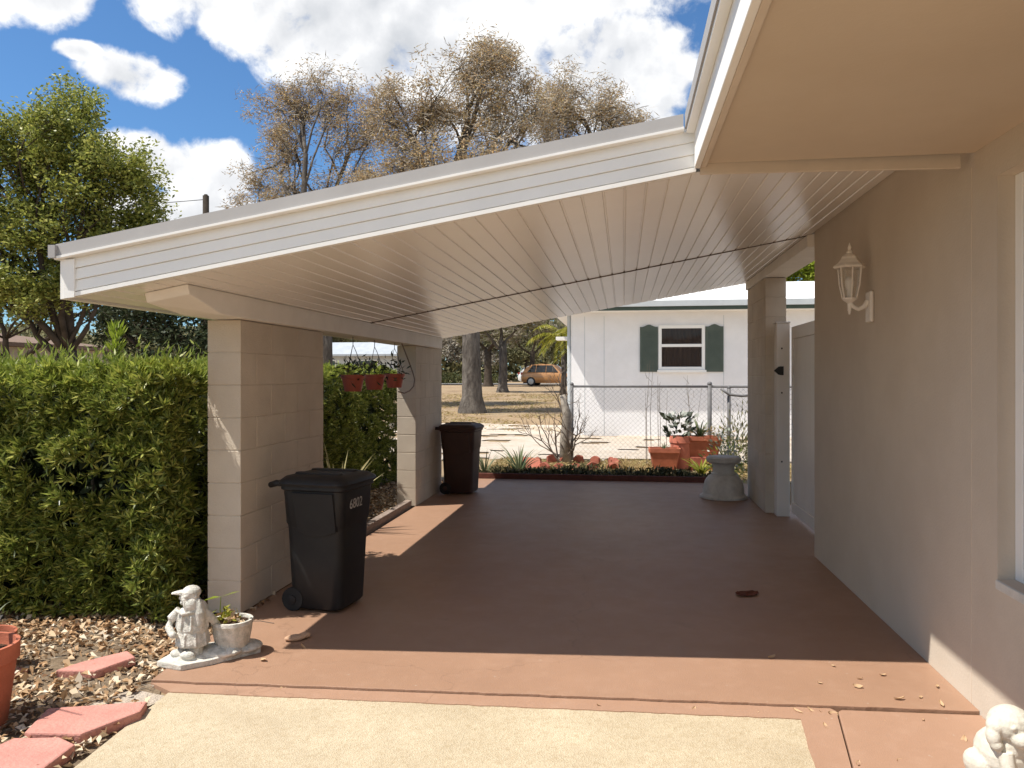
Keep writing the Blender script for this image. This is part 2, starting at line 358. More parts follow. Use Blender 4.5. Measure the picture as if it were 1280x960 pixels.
def make_world():
    w = bpy.data.worlds.new('World'); SC.world = w; w.use_nodes = True
    nt = w.node_tree; nt.nodes.clear()
    out = nt.nodes.new('ShaderNodeOutputWorld'); bg = nt.nodes.new('ShaderNodeBackground')
    L(nt, bg.outputs[0], out.inputs[0])
    sky = nt.nodes.new('ShaderNodeTexSky'); sky.sky_type = 'NISHITA'; sky.sun_disc = False
    sky.sun_elevation = R(60); sky.sun_rotation = math.atan2(SUN.x, SUN.y) % (2*math.pi)
    sky.air_density = 1.0; sky.dust_density = .25; sky.ozone_density = 3.0; sky.altitude = 0
    STR = .095
    bg.inputs[1].default_value = STR
    tc = nt.nodes.new('ShaderNodeTexCoord').outputs['Generated']
    nrm = nt.nodes.new('ShaderNodeVectorMath'); nrm.operation = 'NORMALIZE'; L(nt, tc, nrm.inputs[0]); d = nrm.outputs[0]
    sp = nt.nodes.new('ShaderNodeSeparateXYZ'); L(nt, d, sp.inputs[0])
    az = mth(nt, 'ARCTAN2', sp.outputs[0], sp.outputs[1]); el = mth(nt, 'ARCSINE', sp.outputs[2])
    n0 = nz(nt, d, 4.5, 4, .55); n1 = nz(nt, d, 12, 9, .52, .1); n2 = nz(nt, d, 27, 9, .60, .25)
    wob = mth(nt, 'ADD', mth(nt, 'ADD', mth(nt, 'MULTIPLY', mth(nt, 'SUBTRACT', n1, .5), 2.1), mth(nt, 'MULTIPLY', mth(nt, 'SUBTRACT', n2, .5), 1.5)), mth(nt, 'MULTIPLY', mth(nt, 'SUBTRACT', n0, .5), .5))
    # cumulus banks: azimuth, elevation (deg, 0 = straight along +Y), half sizes
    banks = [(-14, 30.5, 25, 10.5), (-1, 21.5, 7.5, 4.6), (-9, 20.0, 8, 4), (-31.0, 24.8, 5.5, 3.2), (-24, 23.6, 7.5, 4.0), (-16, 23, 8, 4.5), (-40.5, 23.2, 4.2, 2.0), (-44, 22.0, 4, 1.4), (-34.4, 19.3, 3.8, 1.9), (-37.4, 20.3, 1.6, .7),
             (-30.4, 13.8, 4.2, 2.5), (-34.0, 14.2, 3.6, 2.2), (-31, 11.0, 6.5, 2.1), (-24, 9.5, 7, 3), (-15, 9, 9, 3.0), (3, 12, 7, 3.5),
             (-52, 11, 7, 4), (30, 25, 14, 7), (70, 35, 18, 9), (115, 28, 26, 16), (160, 32, 30, 20), (-160, 26, 26, 16), (-172, 62, 60, 14), (60, 12, 25, 5), (150, 10, 35, 6), (-75, 20, 9, 4), (-120, 16, 16, 8), (95, 55, 30, 12)]  # banks behind the camera: unseen, added as bright fill for the shaded carport
    best = None
    for a, e, sa, se in banks:
        x = mth(nt, 'DIVIDE', mth(nt, 'SUBTRACT', az, R(a)), R(sa)); y = mth(nt, 'DIVIDE', mth(nt, 'SUBTRACT', el, R(e)), R(se))
        q = mth(nt, 'SUBTRACT', 1.0, mth(nt, 'SQRT', mth(nt, 'ADD', mth(nt, 'MULTIPLY', x, x), mth(nt, 'MULTIPLY', y, y))))
        best = q if best is None else mth(nt, 'MAXIMUM', best, q)
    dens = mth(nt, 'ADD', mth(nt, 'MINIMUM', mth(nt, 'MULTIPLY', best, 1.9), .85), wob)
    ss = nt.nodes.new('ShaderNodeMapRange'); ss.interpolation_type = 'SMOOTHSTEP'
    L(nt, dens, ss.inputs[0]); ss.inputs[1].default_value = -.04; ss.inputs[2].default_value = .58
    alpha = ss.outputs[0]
    # billows: a second look-up shifted towards the sun gives bright rims and grey undersides
    off = nt.nodes.new('ShaderNodeVectorMath'); off.operation = 'ADD'; L(nt, d, off.inputs[0]); off.inputs[1].default_value = (-.010, -.004, .017)
    n3 = nz(nt, off.outputs[0], 12, 7, .52, .1); n4 = nz(nt, off.outputs[0], 27, 7, .58, .25)
    rel = mth(nt, 'ADD', mth(nt, 'MULTIPLY', mth(nt, 'SUBTRACT', n3, n1), 1.9), mth(nt, 'MULTIPLY', mth(nt, 'SUBTRACT', n4, n2), .3))
    sh = mth(nt, 'ADD', rel, mth(nt, 'ADD', mth(nt, 'MULTIPLY', mth(nt, 'MAXIMUM', best, 0), .60), mth(nt, 'MULTIPLY', mth(nt, 'SUBTRACT', n0, .5), 1.1)))
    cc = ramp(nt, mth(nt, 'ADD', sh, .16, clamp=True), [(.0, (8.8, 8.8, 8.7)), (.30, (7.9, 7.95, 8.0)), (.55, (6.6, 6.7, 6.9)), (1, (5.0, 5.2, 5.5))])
    skyc = mixc(nt, 1.0, sky.outputs[0], (.60, .86, 1.06), 'MULTIPLY')
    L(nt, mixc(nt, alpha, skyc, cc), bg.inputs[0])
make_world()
SC.view_settings.view_transform = 'Standard'; SC.view_settings.look = 'None'
SC.view_settings.exposure = 0.52; SC.view_settings.gamma = 1.0; SC.view_settings.use_curve_mapping = False
SC.render.engine = 'CYCLES'
SC.cycles.max_bounces = 10; SC.cycles.diffuse_bounces = 6; SC.cycles.transparent_max_bounces = 8
SC.cycles.use_denoising = True
SC.cycles.sample_clamp_indirect = 8

# ------------------------------------------------------------------ ground, slab, drive
def gz(x, y):
    t = min(max((y-15)/45.0, 0), 1)
    return -.035 + .75*t*t*(3-2*t)*1.0

def ground():
    def axis(lo, hi, near, step):
        a = [0.0]; s = step
        while a[-1] < hi:
            a.append(a[-1]+s); s = s if a[-1] < near else s*1.25
        b = [0.0]; s = step
        while b[-1] > lo:
            b.append(b[-1]-s); s = s if b[-1] > -near else s*1.25
        return sorted(set(a+b))
    xs = axis(-700, 700, 30, 1.0); ys = axis(-700, 900, 62, 1.0)
    mb = MB(); nx = len(xs)
    v = []
    for y in ys:
        for x in xs:
            v.append((x, y, gz(x, y)))
    f = [(j*nx+i, j*nx+i+1, (j+1)*nx+i+1, (j+1)*nx+i) for j in range(len(ys)-1) for i in range(nx-1)]
    mb.add(v, f)
    tag(mb.build('ground', M['ground'], smooth=True), kind='structure')
ground()

def wobbly(poly, amp, sub=6, seed=0):
    out = []; n = len(poly)
    for i in range(n):
        a, b = poly[i], poly[(i+1) % n]
        for k in range(sub):
            t = k/sub; x = a[0]+(b[0]-a[0])*t; y = a[1]+(b[1]-a[1])*t
            q = Vector((x*1.7, y*1.7, seed))
            out.append((x+amp*mnoise.noise(q), y+amp*mnoise.noise(q+Vector((9, 4, 2)))))
    return out

def sheet(name, poly, z, mat, **k):
    mb = MB(); mb.add([(x, y, z) for x, y in poly], [tuple(range(len(poly)))])
    return tag(mb.build(name, mat, **k), kind='structure')

# dirt bed on the left with leaf litter, raised dry bed behind the slab, pale sand further back
sheet('dirt_bed', wobbly([(-9, -1.5), (-1.98, -1.5), (-1.98, 3.0), (-2.16, 3.4), (-2.2, 10.6), (-9, 10.6)], .05, 10, 1), -.030, M['dirt'])
sheet('planting_bed', wobbly([(-2.15, 10.64), (1.62, 10.64), (3.6, 11.2), (3.4, 13.3), (-2.4, 13.2)], .08, 10, 2), -.018, M['mulch'])
def inside(x, y, poly):
    c = False; n = len(poly)
    for i in range(n):
        (x1, y1), (x2, y2) = poly[i], poly[i-1]
        if (y1 > y) != (y2 > y) and x < (x2-x1)*(y-y1)/(y2-y1)+x1: c = not c
    return c
def patch(name, poly, off, mat, step=.25, ragged=0.0):
    """a sheet that follows the terrain: the grid cells whose middle lies inside the outline"""
    xs = np.arange(min(p[0] for p in poly), max(p[0] for p in poly)+step, step); ys = np.arange(min(p[1] for p in poly), max(p[1] for p in poly)+step, step)
    mb = MB(); nx = len(xs)
    mb.v = [(x+step*.6*mnoise.noise(Vector((x*5, y*5, 0))), y+step*.6*mnoise.noise(Vector((x*5, y*5, 7))), gz(x, y)+off) for y in ys for x in xs]
    for j in range(len(ys)-1):
        for i in range(nx-1):
            cx, cy = xs[i]+step/2, ys[j]+step/2
            if inside(cx, cy, poly) and mnoise.noise(Vector((cx*.9, cy*1.6, 4))) > -1+ragged:
                mb.f.append((j*nx+i, j*nx+i+1, (j+1)*nx+i+1, (j+1)*nx+i))
    return tag(mb.build(name, mat), kind='structure')
patch('sand_patch', wobbly([(-5.5, 13.35), (3.5, 13.30), (6.5, 14.5), (6.5, 18.78), (-.9, 18.78), (-2.2, 18.6), (-6.5, 16.6)], .5, 12, 3), .02, M['sand'], .2, .62)
patch('sand_path', wobbly([(-9, 19.3), (-1.6, 18.3), (-1.6, 22.0), (-10, 23.0)], .4, 10, 4), .025, M['sand'], .2, .7)

fl = lambda x: 3.44 + .0595*x
SL = MB()
n = 150
front = [(-2.19 + (1.5+2.19)*i/n, 3.32 + .053*(-2.19 + 3.69*i/n + 2.19) + .007*mnoise.noise(Vector((i*.16, 0, 0))) + .004*mnoise.noise(Vector((i*.6, 3, 0)))) for i in range(n+1)]
SL.prism(front + [(1.5, 6.366), (1.84, 6.37), (1.84, 10.55), (-2.26, 10.55), (-2.26, 4.15)], -.12, 0)
tag(SL.build('carport_slab', M['slab'], bevel=.003), kind='structure')
AP = MB()
lo = [(x, y-.003) for x, y in front]
def ragged_line(a, b, n_, amp):
    return [(a[0]+(b[0]-a[0])*k/n_ + amp*mnoise.noise(Vector((k*.31, a[0]*9, 1))) + amp*.6*mnoise.noise(Vector((k*1.3, a[1], 4))), a[1]+(b[1]-a[1])*k/n_ + amp*mnoise.noise(Vector((k*.31, a[1]*7, 8))) + amp*.6*mnoise.noise(Vector((k*1.3, a[0], 3)))) for k in range(n_+1)]
AP.prism(ragged_line((-2.035, 3.232), (.733, 3.356), 160, .006) + ragged_line((.732, 3.35), (.30, -1.5), 120, .006) + [(.43, -1.5), (.822, 2.93), (.903, 3.455)] + [p for p in reversed(lo) if p[0] <= .90], -.06, -.012)
tag(AP.build('painted_border', M['apron']), kind='structure')
WK = MB()
WK.prism([(.911, 3.455), (.830, 2.93), (.438, -1.5), (1.5, -1.5), (1.5, 3.505), (.93, 3.474)], -.12, -.012)
tag(WK.build('side_walkway', M['apron'], bevel=.005), kind='structure')
DR = MB()
DR.prism([(-2.05, 3.235), (-2.0, 2.57), (-1.98, -1.5), (-1.98, -9), (.40, -9), (.42, -1.5), (.80, 2.95), (.86, 3.40)], -.12, -.016)
tag(DR.build('driveway', M['concrete'], bevel=.004), kind='structure')
KB = MB(); KB.box(-2.2, 1.43, 10.555, 10.60, -.1, .075)
tag(KB.build('edging_board', M['kerb'], bevel=.006), 'long dark red edging board along the back edge of the carport floor', 'edging')
WB = MB()
WB.hexa([(-2.36, 5.62, -.03), (-2.29, 5.62, -.03), (-2.29, 8.16, -.03), (-2.36, 8.16, -.03)], [(-2.36, 5.62, .075), (-2.29, 5.62, .07), (-2.29, 8.16, .07), (-2.36, 8.16, .075)])
tag(WB.build('edging_board', M['wood'], bevel=.008), 'weathered grey edging board on the floor between the two left pillars', 'edging')

# ------------------------------------------------------------------ carport
S, A0 = .1795, 2.2916
cz = lambda x: A0 + S*x                       # ceiling plane
yf = lambda x: 3.55 + .05*x                   # front edge
yb = lambda x: 9.52 + .10*x                   # back edge of the ceiling
XL, XR = -2.695, .325
carport = thing('carport', 'white roofed open carport on tan block pillars with panelled ceiling', 'carport', (-.5, 6.5, 0))

def pillar(x0, x1, y0, y1, z1, seed):
    mb = MB(); rnd = random.Random(seed)
    h = .2035; nc = int(round(z1/h)); h = z1/nc
    for c in range(nc):
        za, zb = c*h + .002, (c+1)*h - .002
        ln = .4064; off = (ln/2 if c % 2 else 0.0)
        y = y0; cut = [y0]
        k = y0 + (off if off else ln)
        while k < y1 - .05:
            cut.append(k); k += ln
        cut.append(y1)
        for a, b in zip(cut[:-1], cut[1:]):
            j = rnd.uniform(-.0008, .0008)
            mb.box(x0+j, x1+j, a + (.002 if a > y0 else 0), b - (.002 if b < y1 else 0), za, zb)
    mb.box(x0+.0045, x1-.0045, y0+.0045, y1-.0045, .0, z1-.002)
    return mb.build('pillar', M['pillar'], carport, world=True, bevel=.004)
ZB = 1.762
pillar(-2.475, -2.262, 4.31, 5.59, ZB, 1)
pillar(-2.462, -2.250, 8.18, 9.39, ZB, 2)
pillar(1.465, 1.675, 8.30, 9.45, 2.452, 3)

# left beam with a sloped front cut, its top following the ceiling
bx0, bx1 = -2.44, -2.20
mb = MB()
prof = [(3.66, None), (3.66, -.05), (4.02, 0), (9.2, 0), (9.2, None)]
v = []
for x in (bx0, bx1):
    zt = cz(x) - .002
    v += [(x, 3.64, zt), (x, 3.66, zt-.05), (x, 3.98, ZB+.002), (x, 9.22, ZB+.002), (x, 9.22, zt)]
mb.add(v, [(0, 1, 2, 3, 4), (9, 8, 7, 6, 5)] + [(i, 5+i, 5+(i+1) % 5, (i+1) % 5) for i in range(5)])
mb.build('beam', M['beam'], carport, world=True, bevel=.006)
# right beam over the gate pillar
mb = MB(); xs_ = (1.45, 1.69)
v = []
for y in (6.39, 9.5):
    v += [(1.45, y, 2.455), (1.69, y, 2.455), (1.69, y, cz(1.69)-.002), (1.45, y, cz(1.45)-.002)]
mb.loft([v[:4], v[4:]])
mb.build('beam', M['beam'], carport, world=True, bevel=.006)

# ceiling panels: ribbed vinyl strips running front to back
def ceiling(name, ya, ybf):
    mb = MB(); w = .0995; x = XL + .02; k = 0
    while x < 1.66:
        x1 = min(x+w, 1.66)
        # for strips over the house wall end, stop at the wall face
        if x1 > 1.498 and ya(0) < 6: x1 = min(x1, 1.498)
        if x1 - x < .01: break
        sec = [(x, .006), (x+.004, 0), (x1-.010, 0), (x1-.007, .007), (x1, .007)]
        low = [(a, cz(a)+z) for a, z in sec]
        A = [(a, ya(a), z) for a, z in low]; B = [(a, ybf(a), z) for a, z in low]
        m_ = len(A)
        mb.add(A+B, [(i, m_+i, m_+i+1, i+1) for i in range(m_-1)])
        if x1 >= 1.498 and ya(0) < 6: break
        x += w; k += 1
    return mb.build(name, M['ceil'], carport, world=True)
ceiling('ceiling_panel', lambda x: yf(x)+.012, lambda x: 6.47-.02*x)
ceiling('ceiling_panel', lambda x: 6.488-.02*x, yb)
# dark joint batten between the two runs
mb = MB(); pts = [-2.66, 1.498]
mb.loft([[(x, 6.471-.02*x, cz(x)-.0055), (x, 6.487-.02*x, cz(x)-.0055), (x, 6.487-.02*x, cz(x)+.012), (x, 6.471-.02*x, cz(x)+.012)] for x in pts])
mb.build('ceiling_joint', M['joint'], carport, world=True)
# roof deck above (reaches further back than the ceiling)
mb = MB()
def rq(x, y, dz): return (x, y, cz(x)+dz)
for xa, xb, y0a, y0b, y1 in ((XL-.02, .262, yf(XL)-.03, yf(.262)-.03, 10.42), (.262, 1.497, 3.61, 3.61, 10.42), (1.497, 1.74, 6.40, 6.40, 10.42)):
    mb.hexa([rq(xa, y0a+.05, .03), rq(xb, y0b+.05, .03), rq(xb, yb(xb)+.0, .03), rq(xa, yb(xa), .03)],
            [rq(xa, y0a+.05, .238), rq(xb, y0b+.05, .238), rq(xb, yb(xb), .238), rq(xa, yb(xa), .238)])
    mb.hexa([rq(xa, yb(xa)+.001, .20), rq(xb, yb(xb)+.001, .20), rq(xb, y1, .20), rq(xa, y1, .20)],
            [rq(xa, yb(xa)+.001, .238), rq(xb, yb(xb)+.001, .238), rq(xb, y1, .238), rq(xa, y1, .238)])
mb.build('roof', M['roof'], carport, world=True)
# front fascia: three lapped boards with a bottom lip
def front_strip(mb, prof, xa, xb):
    """prof: (out, h) closed section, swept from xa to xb along the front edge"""
    A = [(xa, yf(xa)-o, cz(xa)+h) for o, h in prof]; B = [(xb, yf(xb)-o, cz(xb)+h) for o, h in prof]
    mb.loft([A, B])
FX0 = XL
mb = MB()
front_strip(mb, [(-.012, -.004), (.020, -.004), (.020, .016), (.008, .019), (-.012, .019)], FX0, XR)
front_strip(mb, [(-.012, .020), (.012, .020), (.018, .0215), (.0115, .074), (.009, .0752), (-.012, .0752)], FX0, XR)
front_strip(mb, [(-.012, .0765), (.012, .0765), (.018, .078), (.0115, .131), (.009, .1322), (-.012, .1322)], FX0, XR)
front_strip(mb, [(-.012, .1335), (.012, .1335), (.018, .135), (.0115, .1852), (-.012, .1852)], FX0, XR)
mb.build('fascia', M['white'], carport, world=True)
mb = MB()
front_strip(mb, [(-.01, .186), (.045, .186), (.050, .190), (.050, .201), (-.01, .201)], XL-.035, .27)
mb.build('drip_lip', M['white'], carport, world=True)
mb = MB()
front_strip(mb, [(-.01, .202), (.044, .202), (.038, .262), (-.01, .270)], XL-.035, .268)
mb.build('roof_edge', M['drip'], carport, world=True)
# left side: corner post and return fascia along the eave
mb = MB(); x0, x1 = XL-.022, XL-.002
mb.add([(x, y, cz(x)+h) for x in (x0, x1) for y, h in ((yf(XL)-.024, -.006), (yf(XL)-.024, .185), (10.38, .185), (10.38, -.006))],
       [(0, 1, 2, 3), (7, 6, 5, 4), (0, 4, 5, 1), (1, 5, 6, 2), (2, 6, 7, 3), (3, 7, 4, 0)])
mb.build('side_fascia', M['white'], carport, world=True)
mb = MB(); mb.hexa([(XL-.001, yf(XL)-.026, cz(XL)-.006), (XL+.052, yf(XL)-.024, cz(XL)+.0), (XL+.052, yf(XL)-.0135, cz(XL)), (XL-.001, yf(XL)-.0135, cz(XL)-.006)],
                   [(XL-.001, yf(XL)-.026, cz(XL)+.184), (XL+.052, yf(XL)-.024, cz(XL)+.185), (XL+.052, yf(XL)-.0135, cz(XL)+.185), (XL-.001, yf(XL)-.0135, cz(XL)+.184)])
mb.build('corner_trim', M['white'], carport, world=True)
mb = MB(); mb.add([(x, y, cz(XL)+h) for x in (XL-.06, XL-.023) for y, h in ((yf(XL)-.06, .188), (yf(XL)-.06, .25), (10.42, .25), (10.42, .188))],
       [(0, 1, 2, 3), (7, 6, 5, 4), (0, 4, 5, 1), (1, 5, 6, 2), (2, 6, 7, 3), (3, 7, 4, 0)])
mb.build('roof_edge', M['drip'], carport, world=True)

# ------------------------------------------------------------------ the house on the right
house = thing('house', 'tan stuccoed house wall with deep soffit and white framed window at right', 'house', (1.6, 2, 0))
WX0, WX1, WT = 1.5, 1.68, 2.80
wy0, wy1, wz0, wz1 = 1.55, 3.36, .60, 2.235
mb = MB()
mb.box(WX0, WX1, -1.6, wy0, -.02, WT); mb.box(WX0, WX1, wy1, 6.366, -.02, WT)
mb.box(WX0, WX1, wy0, wy1, -.02, wz0); mb.box(WX0, WX1, wy0, wy1, wz1, WT)
mb.box(WX1, 5.5, 6.19, 6.366, -.02, WT)
mb.box(WX1, 5.5, -1.6, -1.45, -.02, WT)
mb.build('wall', M['tan'], house, world=True)
mb = MB(); mb.box(1.498, 1.4999, 3.590, 3.598, 0, 2.33); mb.build('wall_seam', M['trim'], house, world=True)
w = MB()
for y0, y1, z0, z1 in ((wy0, wy0+.06, wz0, wz1), (wy1-.06, wy1, wz0, wz1), (wy0+.06, wy1-.06, wz0, wz0+.06), (wy0+.06, wy1-.06, wz1-.06, wz1), (wy0+.06, wy1-.06, 1.40, 1.44)):
    w.box(1.565, 1.61, y0, y1, z0, z1)
win = w.build('window', M['white'], house, world=True, bevel=.004)
g = MB(); g.box(1.588, 1.592, wy0+.06, wy1-.06, wz0+.06, 1.40); g.box(1.588, 1.592, wy0+.06, wy1-.06, 1.44, wz1-.06)
gp = g.build('pane', M['glass'], house, world=True); gp.parent = win
sl_ = MB(); sl_.box(1.492, 1.565, wy0-.01, wy1+.004, wz0-.04, wz0-.001)
ss_ = sl_.build('sill', M['urn'], house, world=True, bevel=.005); ss_.parent = win
for q in (gp, ss_): q.location = (0, 0, 0)
bk = MB(); bk.box(1.66, 1.675, wy0, wy1, wz0, wz1); bb = bk.build('blind', M['trim'], house, world=True); bb.parent = win
# deep soffit, trim board, fascia and edge
mb = MB(); mb.box(.345, 1.4995, -1.6, 3.565, 2.386, 2.40); mb.build('soffit', M['soffit'], house, world=True)
mb = MB()
mb.hexa([(.345, 3.567, cz(.33)-.012), (1.46, 3.60, 2.332), (1.46, 3.618, 2.332), (.345, 3.585, cz(.33)-.012)],
        [(.345, 3.567, 2.392), (1.46, 3.60, 2.392), (1.46, 3.618, 2.60), (.345, 3.585, 2.43)])
mb.build('trim_board', M['trim'], house, world=True, bevel=.003)
mb = MB()
mb.box(.318, .344, -1.6, 3.560, 2.362, 2.545)
mb.build('fascia', M['white'], house, world=True, bevel=.003)
mb = MB(); mb.box(.345, .372, -1.6, 3.562, 2.366, 2.3855); mb.build('soffit_trim', M['trim'], house, world=True, bevel=.004)
mb = MB()
mb.box(.282, .317, -1.6, 3.542, 2.520, 2.536)
mb.build('drip_lip', M['white'], house, world=True)
mb = MB(); mb.box(.274, .317, -1.6, 3.537, 2.537, 2.60); mb.build('roof_edge', M['drip'], house, world=True)
mb = MB()
def hr(x, y, dz): return (x, y, cz(x)+dz)
mb.hexa([hr(.318, -1.6, .21), hr(1.70, -1.6, .21), hr(1.70, 3.60, .21), hr(.318, 3.60, .21)], [hr(.318, -1.6, .246), hr(1.70, -1.6, .246), hr(1.70, 3.60, .246), hr(.318, 3.60, .246)])
mb.hexa([hr(1.7605, -1.6, .21), hr(6.5, -1.6, .21), hr(6.5, 6.39, .21), hr(1.7605, 6.39, .21)], [hr(1.7605, -1.6, .246), hr(6.5, -1.6, .246), hr(6.5, 6.39, .246), hr(1.7605, 6.39, .246)])
mb.hexa([hr(1.70, -1.6, .21), hr(1.76, -1.6, .21), hr(1.76, 6.39, .21), hr(1.70, 6.39, .21)], [hr(1.70, -1.6, .246), hr(1.76, -1.6, .246), hr(1.76, 6.39, .246), hr(1.70, 6.39, .246)])
mb.build('roof', M['roof'], house, world=True)

# ------------------------------------------------------------------ wall lantern
def lantern():
    t = thing('wall_lantern', 'cream carriage lantern with clear glass mounted on the tan wall', 'wall lamp', (1.4985, 4.945, 1.835)); t.scale = (1.12, 1.12, 1.12)
    # local: wall plane x = 0, lamp hangs towards -x
    mb = MB(); mb.box(-.022, 0, -.045, .045, -.075, .095)
    mb.build('back_plate', M['lamp_white'], t, bevel=.01, seg=3)
    mb = MB(); cx = -.115
    mb.tube([(-.02, 0, .04), (-.04, 0, .012), (-.07, 0, -.002), (-.095, 0, .012), (cx, 0, .035)], [.017, .014, .012, .012, .014], 8)
    mb.ball((cx, 0, -.005), .011); mb.lathe([(.006, -.03), (.010, 0), (.012, .03)], 10, (cx, 0, 0))
    mb.build('arm', M['lamp_white'], t, smooth=True, auto=50)
    mb = MB(); mb.lathe([(.010, .03), (.030, .045), (.038, .052), (.038, .060), (.02, .066)], 12, (cx, 0, 0))
    mb.build('base_cup', M['lamp_white'], t, smooth=True, auto=40)
    mb = MB()
    for k in range(6):
        a = 2*math.pi*(k+.5)/6; c_, s_ = math.cos(a), math.sin(a)
        mb.tube([(cx+.036*c_, .036*s_, .056), (cx+.052*c_, .052*s_, .13), (cx+.060*c_, .060*s_, .222)], .0042, 5)
    mb.build('cage', M['lamp_white'], t)
    gm, nt, p = newmat('clear_lamp_glass'); p.inputs['Transmission Weight'].default_value = .9; p.inputs['Roughness'].default_value = .08; p.inputs['IOR'].default_value = 1.1
    p.inputs['Base Color'].default_value = (.92, .9, .86, 1)
    mb = MB(); mb.lathe([(.033, .058), (.048, .13), (.056, .222)], 18, (cx, 0, 0), cap=False); mb.build('glass', gm, t, smooth=True)
    mb = MB(); mb.lathe([(.012, .06), (.012, .10), (.020, .125), (.022, .15), (.012, .175)], 12, (cx, 0, 0)); mb.build('bulb', M['white'], t, smooth=True)
    mb = MB(); mb.lathe([(.082, .222), (.086, .228), (.082, .236), (.062, .25), (.045, .272), (.040, .285), (.022, .30), (.014, .305)], 6, (cx, 0, 0))
    mb.lathe([(.014, .303), (.018, .31), (.008, .322), (.011, .335), (.004, .352), (.002, .362)], 10, (cx, 0, 0))
    mb.build('cap', M['lamp_white'], t, bevel=.002)
lantern()

# ------------------------------------------------------------------ white gate beside the right pillar
def gate():
    t = thing('side_gate', 'white vinyl privacy gate with boxed post and black latch beside the right block pillar', 'gate', (1.6, 7.8, 0))
    mb = MB(); mb.box(1.545, 1.675, 8.12, 8.25, 0, 1.965); mb.box(1.538, 1.682, 8.113, 8.257, 1.966, 1.98)
    mb.build('post', M['vinyl'], t, world=True, bevel=.006)
    px = 1.70
    mb = MB()
    for k in range(11):
        y0 = 6.52 + k*.142
        mb.box(px, px+.024, y0, y0+.139, .16, 1.80)
    pan = mb.build('gate_panel', M['vinyl'], t, world=True, bevel=.004)
    mb = MB()
    mb.box(px-.012, px+.036, 6.5, 8.085, .045, .158); mb.box(px-.012, px+.036, 6.5, 8.085, 1.802, 1.925)
    mb.box(px-.012, px+.036, 8.087, 8.118, .045, 1.925)
    mb.build('gate_frame', M['vinyl'], t, world=True, bevel=.005)
    mb = MB(); mb.box(px-.014, px+.02, 6.5, 8.06, 1.452, 1.47); mb.build('mid_rail', M['vinyl'], t, world=True)
    mb = MB()   # arrow-shaped strap of the latch, flat on the post face
    poly = [(1.515, 1.482), (1.56, 1.442), (1.578, 1.438), (1.61, 1.436), (1.61, 1.526), (1.578, 1.526), (1.56, 1.522)]
    m_ = len(poly)
    mb.add([(x, 8.098, z) for x, z in poly] + [(x, 8.119, z) for x, z in poly], [tuple(range(m_)), tuple(reversed(range(m_, 2*m_)))] + [(k, m_+k, m_+(k+1) % m_, (k+1) % m_) for k in range(m_)])
    mb.build('latch', M['black'], t, world=True, bevel=.004)
    for z in (.55, 1.25, 1.70):
        mb = MB(); mb.box(1.588, 1.602, 8.110, 8.1195, z, z+.016); mb.build('screw', M['black'], t, world=True, bevel=.003)
gate()

